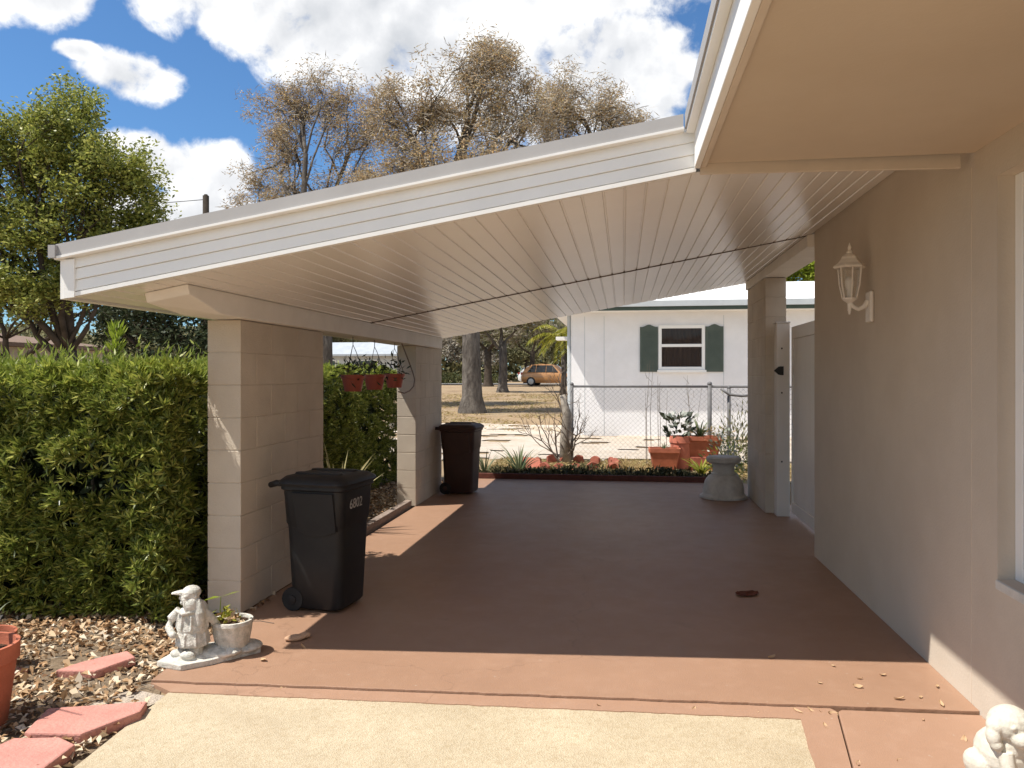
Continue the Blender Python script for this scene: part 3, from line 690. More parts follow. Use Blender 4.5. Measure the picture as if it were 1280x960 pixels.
# ------------------------------------------------------------------ wheelie bins
def rrect(hx, hy, r, z, n=5, cx=0, cy=0):
    out = []
    for (sx, sy, a0) in ((1, 1, 0), (-1, 1, 90), (-1, -1, 180), (1, -1, 270)):
        for k in range(n+1):
            a = R(a0 + 90*k/n)
            out.append((cx + sx*(hx-r) + r*math.cos(a), cy + sy*(hy-r) + r*math.sin(a), z))
    return out
def bin_(loc, rz, sc, mat, label, number):
    """local: front faces +x, wheels and handle at -x; total height about 0.86"""
    t = thing('trash_bin', label, 'trash bin', loc, rz)
    t.scale = (sc, sc, sc)
    mb = MB()
    secs = [(.163, .165, .05, .02, .0), (.178, .178, .06, .035, 0), (.188, .192, .06, .30, .0), (.196, .203, .06, .52, .0), (.198, .206, .06, .545, .0), (.204, .212, .06, .56, .0),
            (.212, .224, .06, .72, .0), (.215, .228, .06, .765, .0), (.226, .240, .06, .775, .0), (.226, .240, .06, .80, .0)]
    mb.loft([rrect(a, b, r, z, 5, cx) for a, b, r, z, cx in secs])
    # moulded shoulder panels with a sagging lower edge on the two sides
    for s in (-1, 1):
        n_ = 10; A = []; B = []
        top = [(-.13+.29*k/n_, .755) for k in range(n_+1)]
        bot = [(-.10+.27*k/n_, .535-.05*math.sin(math.pi*(.15+.75*k/n_))) for k in range(n_+1)]
        yy = lambda z: .203+(z-.52)*.110
        pl = bot + top[::-1]
        A = [(x, s*(yy(z)-.01), z) for x, z in pl]; B = [(x*.96, s*(yy(z)+.013), z) for x, z in pl]
        mb.loft([A, B] if s > 0 else [B, A])
    mb.build('body', mat, t, smooth=True, auto=40)
    mb = MB()
    mb.loft([rrect(.236, .250, .07, .797, 5, .0), rrect(.242, .257, .07, .812, 5, .0), rrect(.236, .250, .07, .828, 5, .0), rrect(.208, .215, .07, .852, 5, -.004), rrect(.16, .17, .06, .862, 5, -.01)])
    mb.loft([rrect(.17, .04, .03, .853, 4, -.01, -.10), rrect(.16, .03, .025, .870, 4, -.012, -.10)])
    mb.loft([rrect(.17, .04, .03, .853, 4, -.01, .10), rrect(.16, .03, .025, .870, 4, -.012, .10)])
    mb.build('lid', mat, t, smooth=True, auto=35)
    mb = MB()
    for s in (-1, 1): mb.tube([(-.21, s*.17, .80), (-.28, s*.17, .804), (-.318, s*.155, .79)], .02, 8)
    mb.tube([(-.318, -.17, .79), (-.318, .17, .79)], .019, 8)
    mb.build('handle', mat, t, smooth=True)
    for s in (-1, 1):
        mb = MB()
        mb.loft([[(-.155+r*math.cos(2*math.pi*k/20), s*.165+y, .075+r*math.sin(2*math.pi*k/20)) for k in range(20)] for r, y in ((.05, -.024), (.073, -.02), (.075, 0), (.073, .02), (.05, .024))])
        wh = mb.build('wheel', M['rubber'], t, smooth=True, auto=40)
        mb = MB(); mb.loft([[(-.155+r*math.cos(2*math.pi*k/14), s*(.165+y), .075+r*math.sin(2*math.pi*k/14)) for k in range(14)] for r, y in ((.03, .02), (.028, .03), (.01, .033))])
        mb.build('hub', mat, wh, smooth=True, auto=40)
    mb = MB(); mb.tube([(-.155, -.165, .075), (-.155, .165, .075)], .012, 8); mb.build('axle', M['black'], t)
    if number:
        cu = bpy.data.curves.new('number_decal', 'FONT'); cu.body = number; cu.size = .088; cu.extrude = .0006; cu.align_x = 'CENTER'; cu.align_y = 'CENTER'
        tmp = bpy.data.objects.new('tmp', cu); link(tmp); bpy.context.view_layer.update()
        me = bpy.data.meshes.new_from_object(tmp.evaluated_get(bpy.context.evaluated_depsgraph_get())); bpy.data.objects.remove(tmp); me.materials.clear(); me.materials.append(M['decal'])
        o = bpy.data.objects.new('number_decal', me); link(o); o.parent = t
        # on the front (+x) face, reading upwards like the photo's slanted stencil
        nrm = Vector((1, 0, -.055)).normalized(); up = Vector((0, 0, 1)); right = up.cross(nrm).normalized(); up = nrm.cross(right)
        m = Matrix((right, up, nrm)).transposed().to_4x4()
        o.matrix_local = Matrix.Translation((.2105, -.03, .675)) @ m
    return t
bin_((-1.815, 4.57, 0), R(-7), .96, M['bin_black'], 'black wheeled trash bin with white stencilled number beside the nearest pillar', '6802')
bin_((-1.96, 9.22, 0), R(-4), .99, M['bin_brown'], 'dark brown wheeled trash bin beside the far left pillar', None)

# ------------------------------------------------------------------ plants: helpers
def blades(mb, c, n, length, width, spread, rnd, droop=.5, seg=5, up=1.0):
    for i in range(n):
        a = rnd.uniform(0, 2*math.pi); ln = length*rnd.uniform(.6, 1.1); sp = spread*rnd.uniform(.3, 1.0)
        d = Vector((math.cos(a)*sp, math.sin(a)*sp, up)).normalized()
        side = Vector((-math.sin(a), math.cos(a), 0))
        p = Vector(c) + Vector((math.cos(a), math.sin(a), 0))*.015
        vs = []; w0 = width*rnd.uniform(.7, 1.2)
        for k in range(seg+1):
            t = k/seg; w = w0*(1-t**1.6)*(.6+.8*t if t < .5 else 1.0)+.0008
            vs += [tuple(p - side*w*.5), tuple(p + Vector((0, 0, -w*.25))), tuple(p + side*w*.5)]
            p = p + d*(ln/seg); d = (d + Vector((d.x*.3, d.y*.3, -droop*.3))).normalized()
        f = []
        for k in range(seg):
            b = 3*k; f += [(b, b+1, b+4, b+3), (b+1, b+2, b+5, b+4)]
        mb.add(vs, f)
    return mb

def gauss_leaves(name, c, r, n, length, width, mat, parent, up=.3, fold=.08):
    pts = RNG.normal(size=(n, 3))*np.array(r)*.5 + np.array(c)
    d = unit(pts - np.array(c)) + RNG.normal(size=(n, 3))*.5 + np.array([0, 0, up])
    return leaf_object(name, pts, d, RNG.uniform(.7, 1.2, n)*length, RNG.uniform(.7, 1.2, n)*width, mat, parent, fold=fold)

# ------------------------------------------------------------------ hedge
def hedge():
    t = thing('hedge', 'tall clipped dense green hedge beside the carport pillars', 'hedge', (-3.5, 5, -.03))
    lobes = RNG.uniform(0, 100, 3)
    C = []; N = []; T = []
    def bump(x, y, z): return (.09*mnoise.noise(Vector((x*1.6, y*1.6, z*1.6))) + .12*mnoise.noise(Vector((x*3.6, y*3.6, z*4.2))) + .04*mnoise.noise(Vector((x*9, y*9, z*9))) - .04)
    def facep(n, f):
        for _ in range(n):
            p, nrm, top = f(random.random(), random.random())
            if not top and mnoise.noise(Vector((p[0]*2.6, p[1]*2.6, p[2]*2.6+9))) < -.34 and random.random() < .8: continue
            b = bump(*p)
            dep = -abs(random.gauss(0, .045))
            C.append(tuple(Vector(p) + Vector(nrm)*(b+dep))); N.append(nrm); T.append(top)
    ZT = 1.50
    edge = lambda z: (.10*(1-z/ .25) if z < .25 else 0)
    XRt = -2.60
    facep(6200, lambda a, b: ((-6.4+(XRt+6.4)*a, 4.04 + edge(b*ZT), b*ZT), (0, -1, .12), b > .9))          # front
    facep(1500, lambda a, b: ((XRt, 4.06+a*1.5, b*ZT), (1, 0, .1), b > .93))
    facep(3600, lambda a, b: ((-3.10, 5.5+a*5.2, b*ZT), (1, 0, .1), b > .93))                              # side between pillars
    facep(2600, lambda a, b: ((-6.4+(XRt+6.4)*a, 4.06+b*1.6, ZT), (0, -.1, 1), True))
    facep(2400, lambda a, b: ((-4.2+1.12*a, 5.5+b*5.2, ZT), (0, 0, 1), True))
    for _ in range(420):      # the clipped corner by the pillar
        x, y, z = random.uniform(-2.80, -2.575), random.uniform(4.03, 4.32), random.uniform(.1, 1.50)
        C.append((x, y, z)); N.append((.4, -.4, .5)); T.append(z > 1.42)
    C = np.array(C); N = np.array(N); T = np.array(T)
    for name, sel, mat, k in (('foliage', ~T, M['hedge'], 16), ('top_foliage', T, M['hedge_top'], 14)):
        c = np.repeat(C[sel], k, 0); nn = np.repeat(N[sel], k, 0)
        d = unit(RNG.normal(size=c.shape)*.75 + nn*.75 + np.array([0, 0, .35]))
        ln = RNG.uniform(.038, .078, len(c))
        leaf_object(name, c + d*ln[:, None]*.55, d, ln, ln*.2, mat, t, fold=.06)
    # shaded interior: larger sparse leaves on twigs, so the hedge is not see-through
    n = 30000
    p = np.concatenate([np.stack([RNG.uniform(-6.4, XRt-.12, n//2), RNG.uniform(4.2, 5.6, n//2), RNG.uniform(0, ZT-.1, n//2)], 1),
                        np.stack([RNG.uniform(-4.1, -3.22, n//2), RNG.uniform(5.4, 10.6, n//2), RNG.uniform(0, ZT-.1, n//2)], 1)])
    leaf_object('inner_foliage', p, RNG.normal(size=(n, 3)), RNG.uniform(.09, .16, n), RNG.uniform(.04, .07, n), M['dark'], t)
    mb = MB(); rnd = random.Random(4)
    for i in range(70):
        if i < 42: x, y = rnd.uniform(-5.5, -2.75), rnd.uniform(4.40, 5.2)
        else: x, y = rnd.uniform(-3.8, -3.35), rnd.uniform(5.6, 10.4)
        mb.tube([(x, y, -.05), (x+rnd.uniform(-.1, .1), y+rnd.uniform(-.1, .1), .6), (x+rnd.uniform(-.2, .2), y+rnd.uniform(-.15, .15), 1.35)], [.018, .012, .004], 5)
    mb.build('stem', M['bark_twig'], t, world=True)
    # a few shoots that outgrew the clipped top
    pts = []; ds = []
    for _ in range(120):
        x, y = random.uniform(-5.5, -2.75), random.uniform(4.3, 5.4)
        if random.random() < .4: x, y = random.uniform(-4.0, -3.2), random.uniform(5.5, 10.4)
        h = random.uniform(.03, .13)
        for k in range(7):
            pts.append((x+random.gauss(0, .015), y+random.gauss(0, .015), ZT + .03 + h*k/6)); ds.append((random.gauss(0, .6), random.gauss(0, .6), 1))
    n = len(pts); leaf_object('top_shoots', np.array(pts), np.array(ds), RNG.uniform(.05, .08, n), RNG.uniform(.011, .017, n), M['hedge_top'], t)
hedge()

# ------------------------------------------------------------------ trees
def tree(name, label, cat, base, trunk_r, fork_z, blobs, leafmat_, bark, n_leaf=26, leaf=.11, clump=.4, seed=1, twig=.012, extra=None, lean=(0, 0), subs=9, per=7, group=None, flare=1.5, bare=0.0, gap=0.0):
    """blobs: (x, y, z, rx, ry, rz, weight); limbs run from the fork to every blob, then fan out to leaf clumps"""
    rnd = random.Random(seed)
    t = thing(name, label, cat, base, 0, group)
    b = Vector(base); fork = b + Vector((lean[0], lean[1], fork_z))
    mt = MB(); ml = MB()
    H = fork_z
    path = [b + Vector((0, 0, -.3)), b + Vector((0, 0, .05)), b + Vector((lean[0]*.1, lean[1]*.1, H*.12)), b + Vector((lean[0]*.45+rnd.uniform(-.08, .08)*H*.2, lean[1]*.45, H*.5)), fork]
    mt.tube(path, [trunk_r*flare*1.1, trunk_r*flare, trunk_r*1.08, trunk_r*.92, trunk_r*.85], 14)
    tips = []
    def limb(p0, p1, r0, r1, wob, seg=5, n=6):
        pts = []; off = Vector((rnd.gauss(0, 1), rnd.gauss(0, 1), rnd.gauss(0, .5)))*wob
        for k in range(seg+1):
            s = k/seg
            q = p0.lerp(p1, s) + off*math.sin(math.pi*s) + Vector((rnd.gauss(0, 1), rnd.gauss(0, 1), rnd.gauss(0, 1)))*wob*.18*(0 < k < seg)
            q.z += wob*.5*math.sin(math.pi*s)
            pts.append(q)
        ml.tube(pts, [r0+(r1-r0)*(k/seg) for k in range(seg+1)], n)
        return pts
    for bl in blobs:
        c = Vector(bl[:3]); rr = Vector(bl[3:6]); wt = bl[6] if len(bl) > 6 else 1.0
        lw = trunk_r*.50*min(1.0, (rr.length/3.2)**.7)
        start = path[3].lerp(fork, rnd.uniform(.55, 1.0))
        main = limb(start, c - Vector((0, 0, rr.z*.25)), lw, lw*.45, (c-start).length*.10, 6, 8)
        for s in range(max(3, int(subs*wt))):
            a = rnd.uniform(0, 2*math.pi); u = rnd.uniform(-.5, 1)
            h = math.sqrt(max(0, 1-u*u*.8))
            sc_ = rnd.uniform(.45, .82)
            sub = c + Vector((rr.x*h*math.cos(a), rr.y*h*math.sin(a), rr.z*u))*sc_
            p0 = main[rnd.choice((3, 4, 5, 6))]
            sp = limb(p0, sub, lw*.34, lw*.10, (sub-p0).length*.12, 4, 5)
            for q in range(per):
                d = Vector((rnd.gauss(0, 1), rnd.gauss(0, 1), rnd.gauss(.25, .8))).normalized()
                e = sub + Vector((d.x*rr.x, d.y*rr.y, d.z*rr.z))*rnd.uniform(.18, .52)
                p1 = sp[rnd.choice((2, 3, 4))]
                limb(p1, e, max(twig, lw*.07), twig*.5, (e-p1).length*.14, 3, 4)
                tips.append((e, p1))
    mt.build('trunk', bark, t, world=True, smooth=True)
    ml.build('limbs', bark, t, world=True, smooth=True)
    P = []; D = []
    for e, p1 in tips:
        if rnd.random() < bare: continue
        k = int(n_leaf*rnd.uniform(.5, 1.4))
        cl = clump*rnd.uniform(.6, 1.25)
        for _ in range(k):
            s = rnd.uniform(-.5, 1.0) if rnd.random() < .4 else 1.0
            g3 = Vector((rnd.gauss(0, 1), rnd.gauss(0, 1), rnd.gauss(0, .8)))
            if g3.length > 1.7: g3 *= 1.7*rnd.random()/g3.length
            q = p1.lerp(e, max(0, s)) + g3*cl*.5
            P.append(tuple(q)); D.append((rnd.gauss(0, 1), rnd.gauss(0, 1), rnd.gauss(0, .6)-.1))
    n = len(P)
    leaf_object('crown', np.array(P), np.array(D), RNG.uniform(.7, 1.35, n)*leaf, RNG.uniform(.38, .62, n)*leaf, leafmat_, t)
    if extra:
        m2, frac, sz = extra
        k = int(n*frac); idx = RNG.choice(n, k)
        leaf_object('twigs', np.array(P)[idx] + RNG.uniform(-1, 1, size=(k, 3))*clump*.3, np.array(D)[idx], RNG.uniform(.7, 1.5, k)*sz*2.6, np.full(k, sz*.22), m2, t)
    return t

# oaks behind the carport roof
tree('oak_tree', 'broad brown leaved oak with thick grey trunk in the dry lawn', 'tree', (-5.45, 27.5, .10), .35, 5.0,
     [(-5.6, 27.6, 11.5, 2.0, 2.0, 2.4, 1.3), (-7.6, 27.4, 10.7, 1.9, 1.9, 1.9, 1.1), (-4.1, 27.8, 10.6, 1.7, 1.8, 2.1, 1.1), (-5.0, 27.4, 12.5, 1.1, 1.1, 1.2, .7), (-6.3, 27, 8.8, 2.6, 2.4, 1.3, 1.2), (-3.9, 27.6, 8.3, 2.0, 1.8, 1.2, .9), (-8.3, 27.3, 8.2, 1.6, 1.6, 1.2, .8)],
     M['oak'], M['bark_grey'], 92, .095, .74, 3, extra=(M['moss'], .35, .13), subs=9, per=8, flare=1.55, bare=.12)
tree('oak_tree', 'thin brown leaved oak behind the left half of the carport roof', 'tree', (-12.3, 30.6, .2), .30, 4.6,
     [(-13.2, 30.5, 12.6, 1.9, 1.9, 2.3, 1.2), (-14.4, 30.2, 10.6, 1.6, 1.6, 1.8, .9), (-11.3, 30.8, 11.4, 1.7, 1.7, 2.2, 1.0), (-15.0, 30.1, 8.5, 1.6, 1.6, 1.6, .9), (-12.6, 30.4, 8.5, 2.2, 2.0, 1.6, 1.1), (-10.6, 30.9, 9.0, 1.5, 1.5, 1.6, .8), (-15.2, 30.3, 6.7, 1.9, 1.6, 1.3, .8), (-12.8, 30.3, 6.6, 1.9, 1.6, 1.1, .7)],
     M['oak'], M['bark_grey'], 84, .095, .74, 5, extra=(M['moss'], .4, .13), subs=8, per=8, bare=.2)
tree('oak_tree', 'pale brown leaved oak rising behind the white neighbouring house', 'tree', (-1.6, 36.3, .5), .34, 6.5,
     [(-1.8, 36.2, 14.0, 2.0, 2.0, 2.0, 1.2), (-3.4, 36, 13.0, 1.6, 1.6, 1.8, .9), (-.2, 36.5, 13.2, 1.5, 1.6, 1.5, .9), (-2.2, 36.1, 11.2, 2.4, 2.2, 1.4, 1.0), (-4.3, 36, 11.0, 1.6, 1.6, 1.4, .7)],
     M['oak'], M['bark_grey'], 90, .11, .8, 8, extra=(M['moss'], .4, .15), subs=8, per=8, bare=.15)
# green tree on the left
tree('green_tree', 'bright green leafy tree with forked trunk behind the hedge at left', 'tree', (-11.2, 14.6, -.05), .20, 2.0,
     [(-11.5, 14.5, 6.1, 1.0, 1.2, 1.4, 1.2), (-12.9, 14.2, 5.6, 1.3, 1.3, 1.4, 1.2), (-10.6, 14.6, 5.2, .95, 1.1, 1.2, 1.1), (-11.7, 14.5, 4.3, 1.5, 1.4, 1.0, 1.3), (-13.6, 14.1, 4.3, 1.4, 1.3, 1.1, 1.1), (-10.2, 14.7, 4.2, .85, .9, .7, .8), (-12.6, 14.3, 3.2, 1.9, 1.4, .75, 1.1), (-10.9, 14.6, 3.35, 1.1, 1.0, .6, .8), (-14.6, 14.0, 5.5, 1.2, 1.2, 1.4, .9)],
     M['green'], M['bark_dark'], 100, .085, .36, 21, twig=.007, subs=12, per=9, lean=(-.3, 0), flare=1.2)
# background growth
tree('round_shrub_tree', 'dark blue green shrubby tree just past the hedge under the roof corner', 'tree', (-14.5, 24.5, .05), .2, 1.2,
     [(-14.6, 24.3, 3.0, 1.9, 1.6, 1.5, 1.5), (-16.6, 24.0, 3.2, 1.8, 1.6, 1.6, 1.3), (-12.6, 24.6, 2.7, 1.6, 1.4, 1.5, 1.2), (-14.5, 24.2, 1.6, 3.2, 1.5, 1.2, 1.2)],
     M['dark'], M['bark_dark'], 40, .17, .6, 31, subs=8, per=7)
tree('background_tree', 'olive brown tree with low branches at far left beyond the hedge', 'tree', (-21.5, 24.5, .05), .25, 1.8,
     [(-21.8, 24.3, 4.3, 2.6, 2.0, 1.7, 1.3), (-24.5, 24, 4.6, 2.4, 2.0, 1.9, 1.2), (-19.0, 24.6, 4.0, 2.0, 1.8, 1.5, 1.1), (-27, 24, 5.5, 2.5, 2, 2.2, 1.1)],
     M['olive'], M['bark_dark'], 34, .19, .8, 33, subs=8, per=7)
for i, (x, y, h, r, mt_, lab) in enumerate((
        (-9.5, 76, 10, 4.2, 'olive', 'olive green tree across the street left of the parked cars'),
        (-3.9, 80, 9.5, 4.0, 'oakgreen', 'dark olive tree across the street above the gold car'),
        (-15.6, 78, 9, 4.2, 'moss', 'grey leafless looking tree across the street behind the oak trunk'),
        (-23, 82, 10, 4.8, 'oakgreen', 'dark tree across the street seen between the two left pillars'),
        (-33, 80, 11, 5.0, 'olive', 'tall olive tree across the street behind the pale house'))):
    z0 = gz(x, y)
    tree('street_tree', lab, 'tree', (x, y, z0), .28, h*.26,
         [(x, y, z0+h*.62, r*.75, r*.6, h*.26, 1.2), (x-r*.55, y, z0+h*.45, r*.55, r*.5, h*.2, 1.0), (x+r*.55, y, z0+h*.47, r*.55, r*.5, h*.2, 1.0), (x+r*.1, y-1, z0+h*.30, r*.8, r*.5, h*.12, .9)],
         M[mt_], M['bark_dark'], 70, .24, 1.2, 50+i, subs=8, per=7, group=None, twig=.02)
# slimmer trunks near the street
for i, (x, y, r, h, lab) in enumerate(((-7.0, 44.5, .26, 5.5, 'slim grey trunked tree on the lawn between oak and gold car'), (-9.9, 56, .3, 5.0, 'dark trunked tree beside the street just right of the oak trunk'), (-7.05, 60, .22, 5.0, 'thin dark trunked tree beside the street left of the gold car'))):
    z0 = gz(x, y)
    tree('lawn_tree', lab, 'tree', (x, y, z0), r, h*.55, [(x, y, z0+h*.95, 1.9, 1.6, 1.5, 1), (x-1.4, y, z0+h*.75, 1.4, 1.2, .9, .8), (x+1.3, y, z0+h*.78, 1.4, 1.2, .9, .8)],
         M['olive'], M['bark_grey'] if i == 0 else M['bark_dark'], 24, .24, .9, 70+i, extra=(M['moss'], .8, .2), subs=7, per=7, twig=.018)
# lime trees past the neighbour's roof, and a yellow-green palm by its corner
tree('lime_green_tree', 'sunlit lime green tree above the neighbouring roof beside the tan wall', 'tree', (9.6, 42, .4), .25, 3.5,
     [(9.4, 41.8, 7.2, 1.6, 1.5, 1.6, 1.4), (7.6, 41.6, 6.6, 1.5, 1.5, 1.3, 1.2), (5.6, 41.5, 6.1, 1.6, 1.5, 1.1, 1.2), (11.2, 42, 6.9, 1.5, 1.5, 1.5, 1)], M['lime'], M['bark_dark'], 44, .22, .6, 90, subs=9, per=8)
def palm():
    x, y = -2.95, 38.0; z0 = gz(x, y)
    t = thing('palm_tree', 'yellow green palm with drooping fronds left of the white house corner', 'palm', (x, y, z0))
    mb = MB(); mb.tube([(x, y, z0-.2), (x+.05, y, z0+1.2), (x, y, z0+2.9)], [.17, .13, .12], 10); mb.build('trunk', M['bark_grey'], t, world=True, smooth=True)
    rnd = random.Random(3); P = []; D = []
    for i in range(30):
        a = rnd.uniform(0, 2*math.pi); ln = rnd.uniform(1.5, 2.3); p = Vector((x, y, z0+2.9)); d = Vector((math.cos(a)*.7, math.sin(a)*.7, rnd.uniform(.1, 1.1))).normalized()
        for k in range(16):
            p = p + d*ln/16; d = (d + Vector((0, 0, -.11))).normalized()
            for s in (-1, 1):
                sd = Vector((-math.sin(a), math.cos(a), 0))*s
                for _ in range(2): P.append(tuple(p + sd*.14 + Vector((0, 0, -.05)))); D.append(tuple(sd + d*.5 + Vector((0, 0, -.6+rnd.gauss(0, .15)))))
    n = len(P); leaf_object('fronds', np.array(P), np.array(D), RNG.uniform(.3, .5, n), RNG.uniform(.05, .08, n), M['yellow'], t)
palm()
def sapling():
    t = thing('young_shoot', 'single yellow green leafy shoot standing above the hedge top', 'plant', (-4.55, 6.4, -.03))
    mb = MB(); mb.tube([(-4.55, 6.4, -.03), (-4.54, 6.4, 1.0), (-4.55, 6.38, 1.86)], [.02, .015, .006], 6); mb.build('stem', M['bark_twig'], t, world=True)
    P = []; D = []
    rnd = random.Random(6)
    for k in range(260):
        z = rnd.uniform(1.35, 1.9); a = rnd.uniform(0, 6.28); w = .09 if z > 1.68 else .05
        P.append((-4.55+math.cos(a)*w*rnd.random(), 6.38+math.sin(a)*w*rnd.random(), z)); D.append((math.cos(a)*.6, math.sin(a)*.6, .9))
    n = len(P); leaf_object('foliage', np.array(P), np.array(D), RNG.uniform(.07, .13, n), RNG.uniform(.014, .022, n), M['lime'], t)
sapling()
# far hedges and wood, one mass each, closing the horizon
def far_mass(name, x0, x1, y, h, mat, n, size):
    x = RNG.uniform(x0, x1, n); top = np.array([h*(.72+.35*mnoise.noise(Vector((a*.09, y, 0))) + .18*mnoise.noise(Vector((a*.4, y, 3)))) for a in x])
    z = np.array([gz(0, y)]*n) + top*RNG.uniform(0, 1, n)**.8; yy = y + RNG.normal(size=n)*2.0
    o = leaf_object(name, np.stack([x, yy, z], 1), RNG.normal(size=(n, 3)), RNG.uniform(.6, 1.3, n)*size, RNG.uniform(.4, .8, n)*size, mat)
    return tag(o, kind='stuff')
tag(far_mass('distant_wood', -150, 60, 108, 11, M['olive'], 60000, .9), 'far off dark green wood closing the view beyond the street', 'wood')
tag(far_mass('distant_wood', -120, -30, 66, 6.5, M['olive'], 14000, .5), 'far off olive wood at left beyond the brown roofed house', 'wood')
tag(far_mass('street_hedge', -22, -12, 73, 1.3, M['oakgreen'], 3500, .3), 'low dark hedge across the street behind the oak', 'hedge')

# ------------------------------------------------------------------ street, distant houses, cars, pole
mb = MB()
xs = np.linspace(-140, 140, 57)
mb.add([(x, y, gz(x, y)+.09) for y in (63.5, 71) for x in xs], [(i, i+1, 57+i+1, 57+i) for i in range(56)])
tag(mb.build('street', M['asphalt']), kind='structure')

def simple_house(name, label, x0, x1, y0, y1, zb, eave, ridge, wall, roof, wins, over=.5):
    t = thing(name, label, 'house', ((x0+x1)/2, (y0+y1)/2, zb))
    mb = MB(); mb.box(x0, x1, y0, y1, zb-.3, eave); mb.build('wall', wall, t, world=True)
    ym = (y0+y1)/2; o = over
    mb = MB()
    P = [(x0-o, y0-o, eave+.005), (x1+o, y0-o, eave+.005), (x1+o, y1+o, eave+.005), (x0-o, y1+o, eave+.005)]
    top = [(x0+(ym-y0), ym, ridge), (x1-(ym-y0), ym, ridge)]
    v = P + [(p[0], p[1], p[2]+.16) for p in P] + top
    mb.add(v, [(3, 2, 1, 0), (0, 1, 5, 4), (1, 2, 6, 5), (2, 3, 7, 6), (3, 0, 4, 7), (4, 5, 9, 8), (5, 6, 9), (6, 7, 8, 9), (7, 4, 8)])
    mb.build('roof', roof, t, world=True)
    for a, b, c, d in wins:
        mb = MB(); mb.box(a, b, y0-.05, y0-.002, c, d); wd = mb.build('window', M['white'], t, world=True)
        mb = MB(); mb.box(a+.08, b-.08, y0-.06, y0-.051, c+.08, d-.08); q = mb.build('pane', M['glass'], t, world=True); q.parent = wd
simple_house('distant_house', 'brown roofed low house far left beyond the hedge', -33, -24.2, 27, 33, .1, 2.62, 3.35, M['tan'], M['houseroof'], [(-28, -26.6, 1.2, 2.3)])
simple_house('distant_house', 'pale grey roofed house across the lawn seen between the two left pillars', -31, -17.5, 60.5, 62.8, .68, 3.1, 4.3, M['housepale'], M['roofpale'], [(-25, -23.4, 1.6, 2.8), (-21.5, -19.8, 1.6, 2.8)])

def car(name, label, loc, rz, paint, ln=4.5, suv=True):
    """local: x along the car, rear at -x, ground z = 0"""
    t = thing(name, label, 'car', loc, rz)
    h = 1.66 if suv else 1.48; w = .90
    X = lambda f: -ln/2 + f*ln
    mb = MB()
    # lower body in cross-section rings along the length: (f, bottom, belt, half width)
    secs = [(0, .42, .72, .70), (.015, .34, .95, .80), (.05, .28, 1.02, .87), (.2, .24, 1.03, w), (.5, .22, 1.0, w), (.72, .24, .98, w), (.85, .26, .90, .87), (.96, .30, .80, .80), (1, .40, .66, .66)]
    rings = []
    for f, b, tp, hw in secs:
        x = X(f)
        rings.append([(x, -hw*.92, b), (x, -hw, b+.18), (x, -hw, tp-.12), (x, -hw*.93, tp), (x, hw*.93, tp), (x, hw, tp-.12), (x, hw, b+.18), (x, hw*.92, b)])
    mb.loft(rings)
    cab = [(.025, 1.0, .80), (.10, h-.27, .72), (.19, h-.06, .65), (.34, h, .63), (.50, h-.03, .63), (.56, h-.10, .64), (.70, .98, .78)]
    rings = [[(X(f), -.84 if i not in (0,) else -.8, .96), (X(f), -hw, z), (X(f), hw, z), (X(f), .84, .96)] for i, (f, z, hw) in enumerate(cab)]
    mb.loft(rings)
    mb.build('body', paint, t, smooth=True, auto=32, bevel=.02)
    for s in (-1, 1):
        mb = MB()
        for f0, f1, f0t, f1t in ((.115, .25, .205, .265), (.265, .43, .28, .435), (.445, .655, .45, .545)):
            q = [(X(f0), s*.838, 1.03), (X(f1), s*.838, 1.03), (X(f1t), s*.675, h-.11), (X(f0t), s*.675, h-.11)]
            mb.add(q + [(a, b+s*.02, c) for a, b, c in q], [(0, 1, 2, 3), (7, 6, 5, 4), (0, 4, 5, 1), (1, 5, 6, 2), (2, 6, 7, 3), (3, 7, 4, 0)])
        mb.build('side_windows', M['carglass'], t)
        mb = MB(); mb.box(X(.001), X(.04), s*.70-.1, s*.70+.1, .82, 1.02); mb.build('taillight', M['taillight'], t, bevel=.02)
        mb = MB(); mb.box(X(.95), X(.985), s*.62-.14, s*.62+.14, .60, .74); mb.build('headlight', M['white'], t, bevel=.02)
        for f in (.185, .815):
            mb = MB(); mb.loft([[(X(f)+r*math.cos(2*math.pi*k/20), s*.80+y, .34+r*math.sin(2*math.pi*k/20)) for k in range(20)] for r, y in ((.28, -.12), (.34, -.10), (.34, .10), (.30, .115))])
            wh = mb.build('wheel', M['rubber'], t, smooth=True, auto=40)
            mb = MB(); mb.loft([[(X(f)+r*math.cos(2*math.pi*k/16), s*(.80+y), .34+r*math.sin(2*math.pi*k/16)) for k in range(16)] for r, y in ((.22, .10), (.215, .122), (.05, .128))])
            mb.build('rim', M['rim'], wh)
    mb = MB(); mb.add([(X(.035)-.012, -.62, 1.05), (X(.035)-.012, .62, 1.05), (X(.07)-.012, .56, h-.24), (X(.07)-.012, -.56, h-.24)], [(0, 1, 2, 3)])
    mb.build('rear_window', M['carglass'], t)
    return t
car('parked_car', 'gold hatchback parked on the far lawn left of the white house', (-5.35, 58.0, gz(0, 58)+.02), R(-8), M['gold'], 4.45)
car('parked_car', 'white car parked behind the gold car', (-5.6, 62.2, gz(0, 62)+.05), R(-4), M['carwhite'], 5.6)

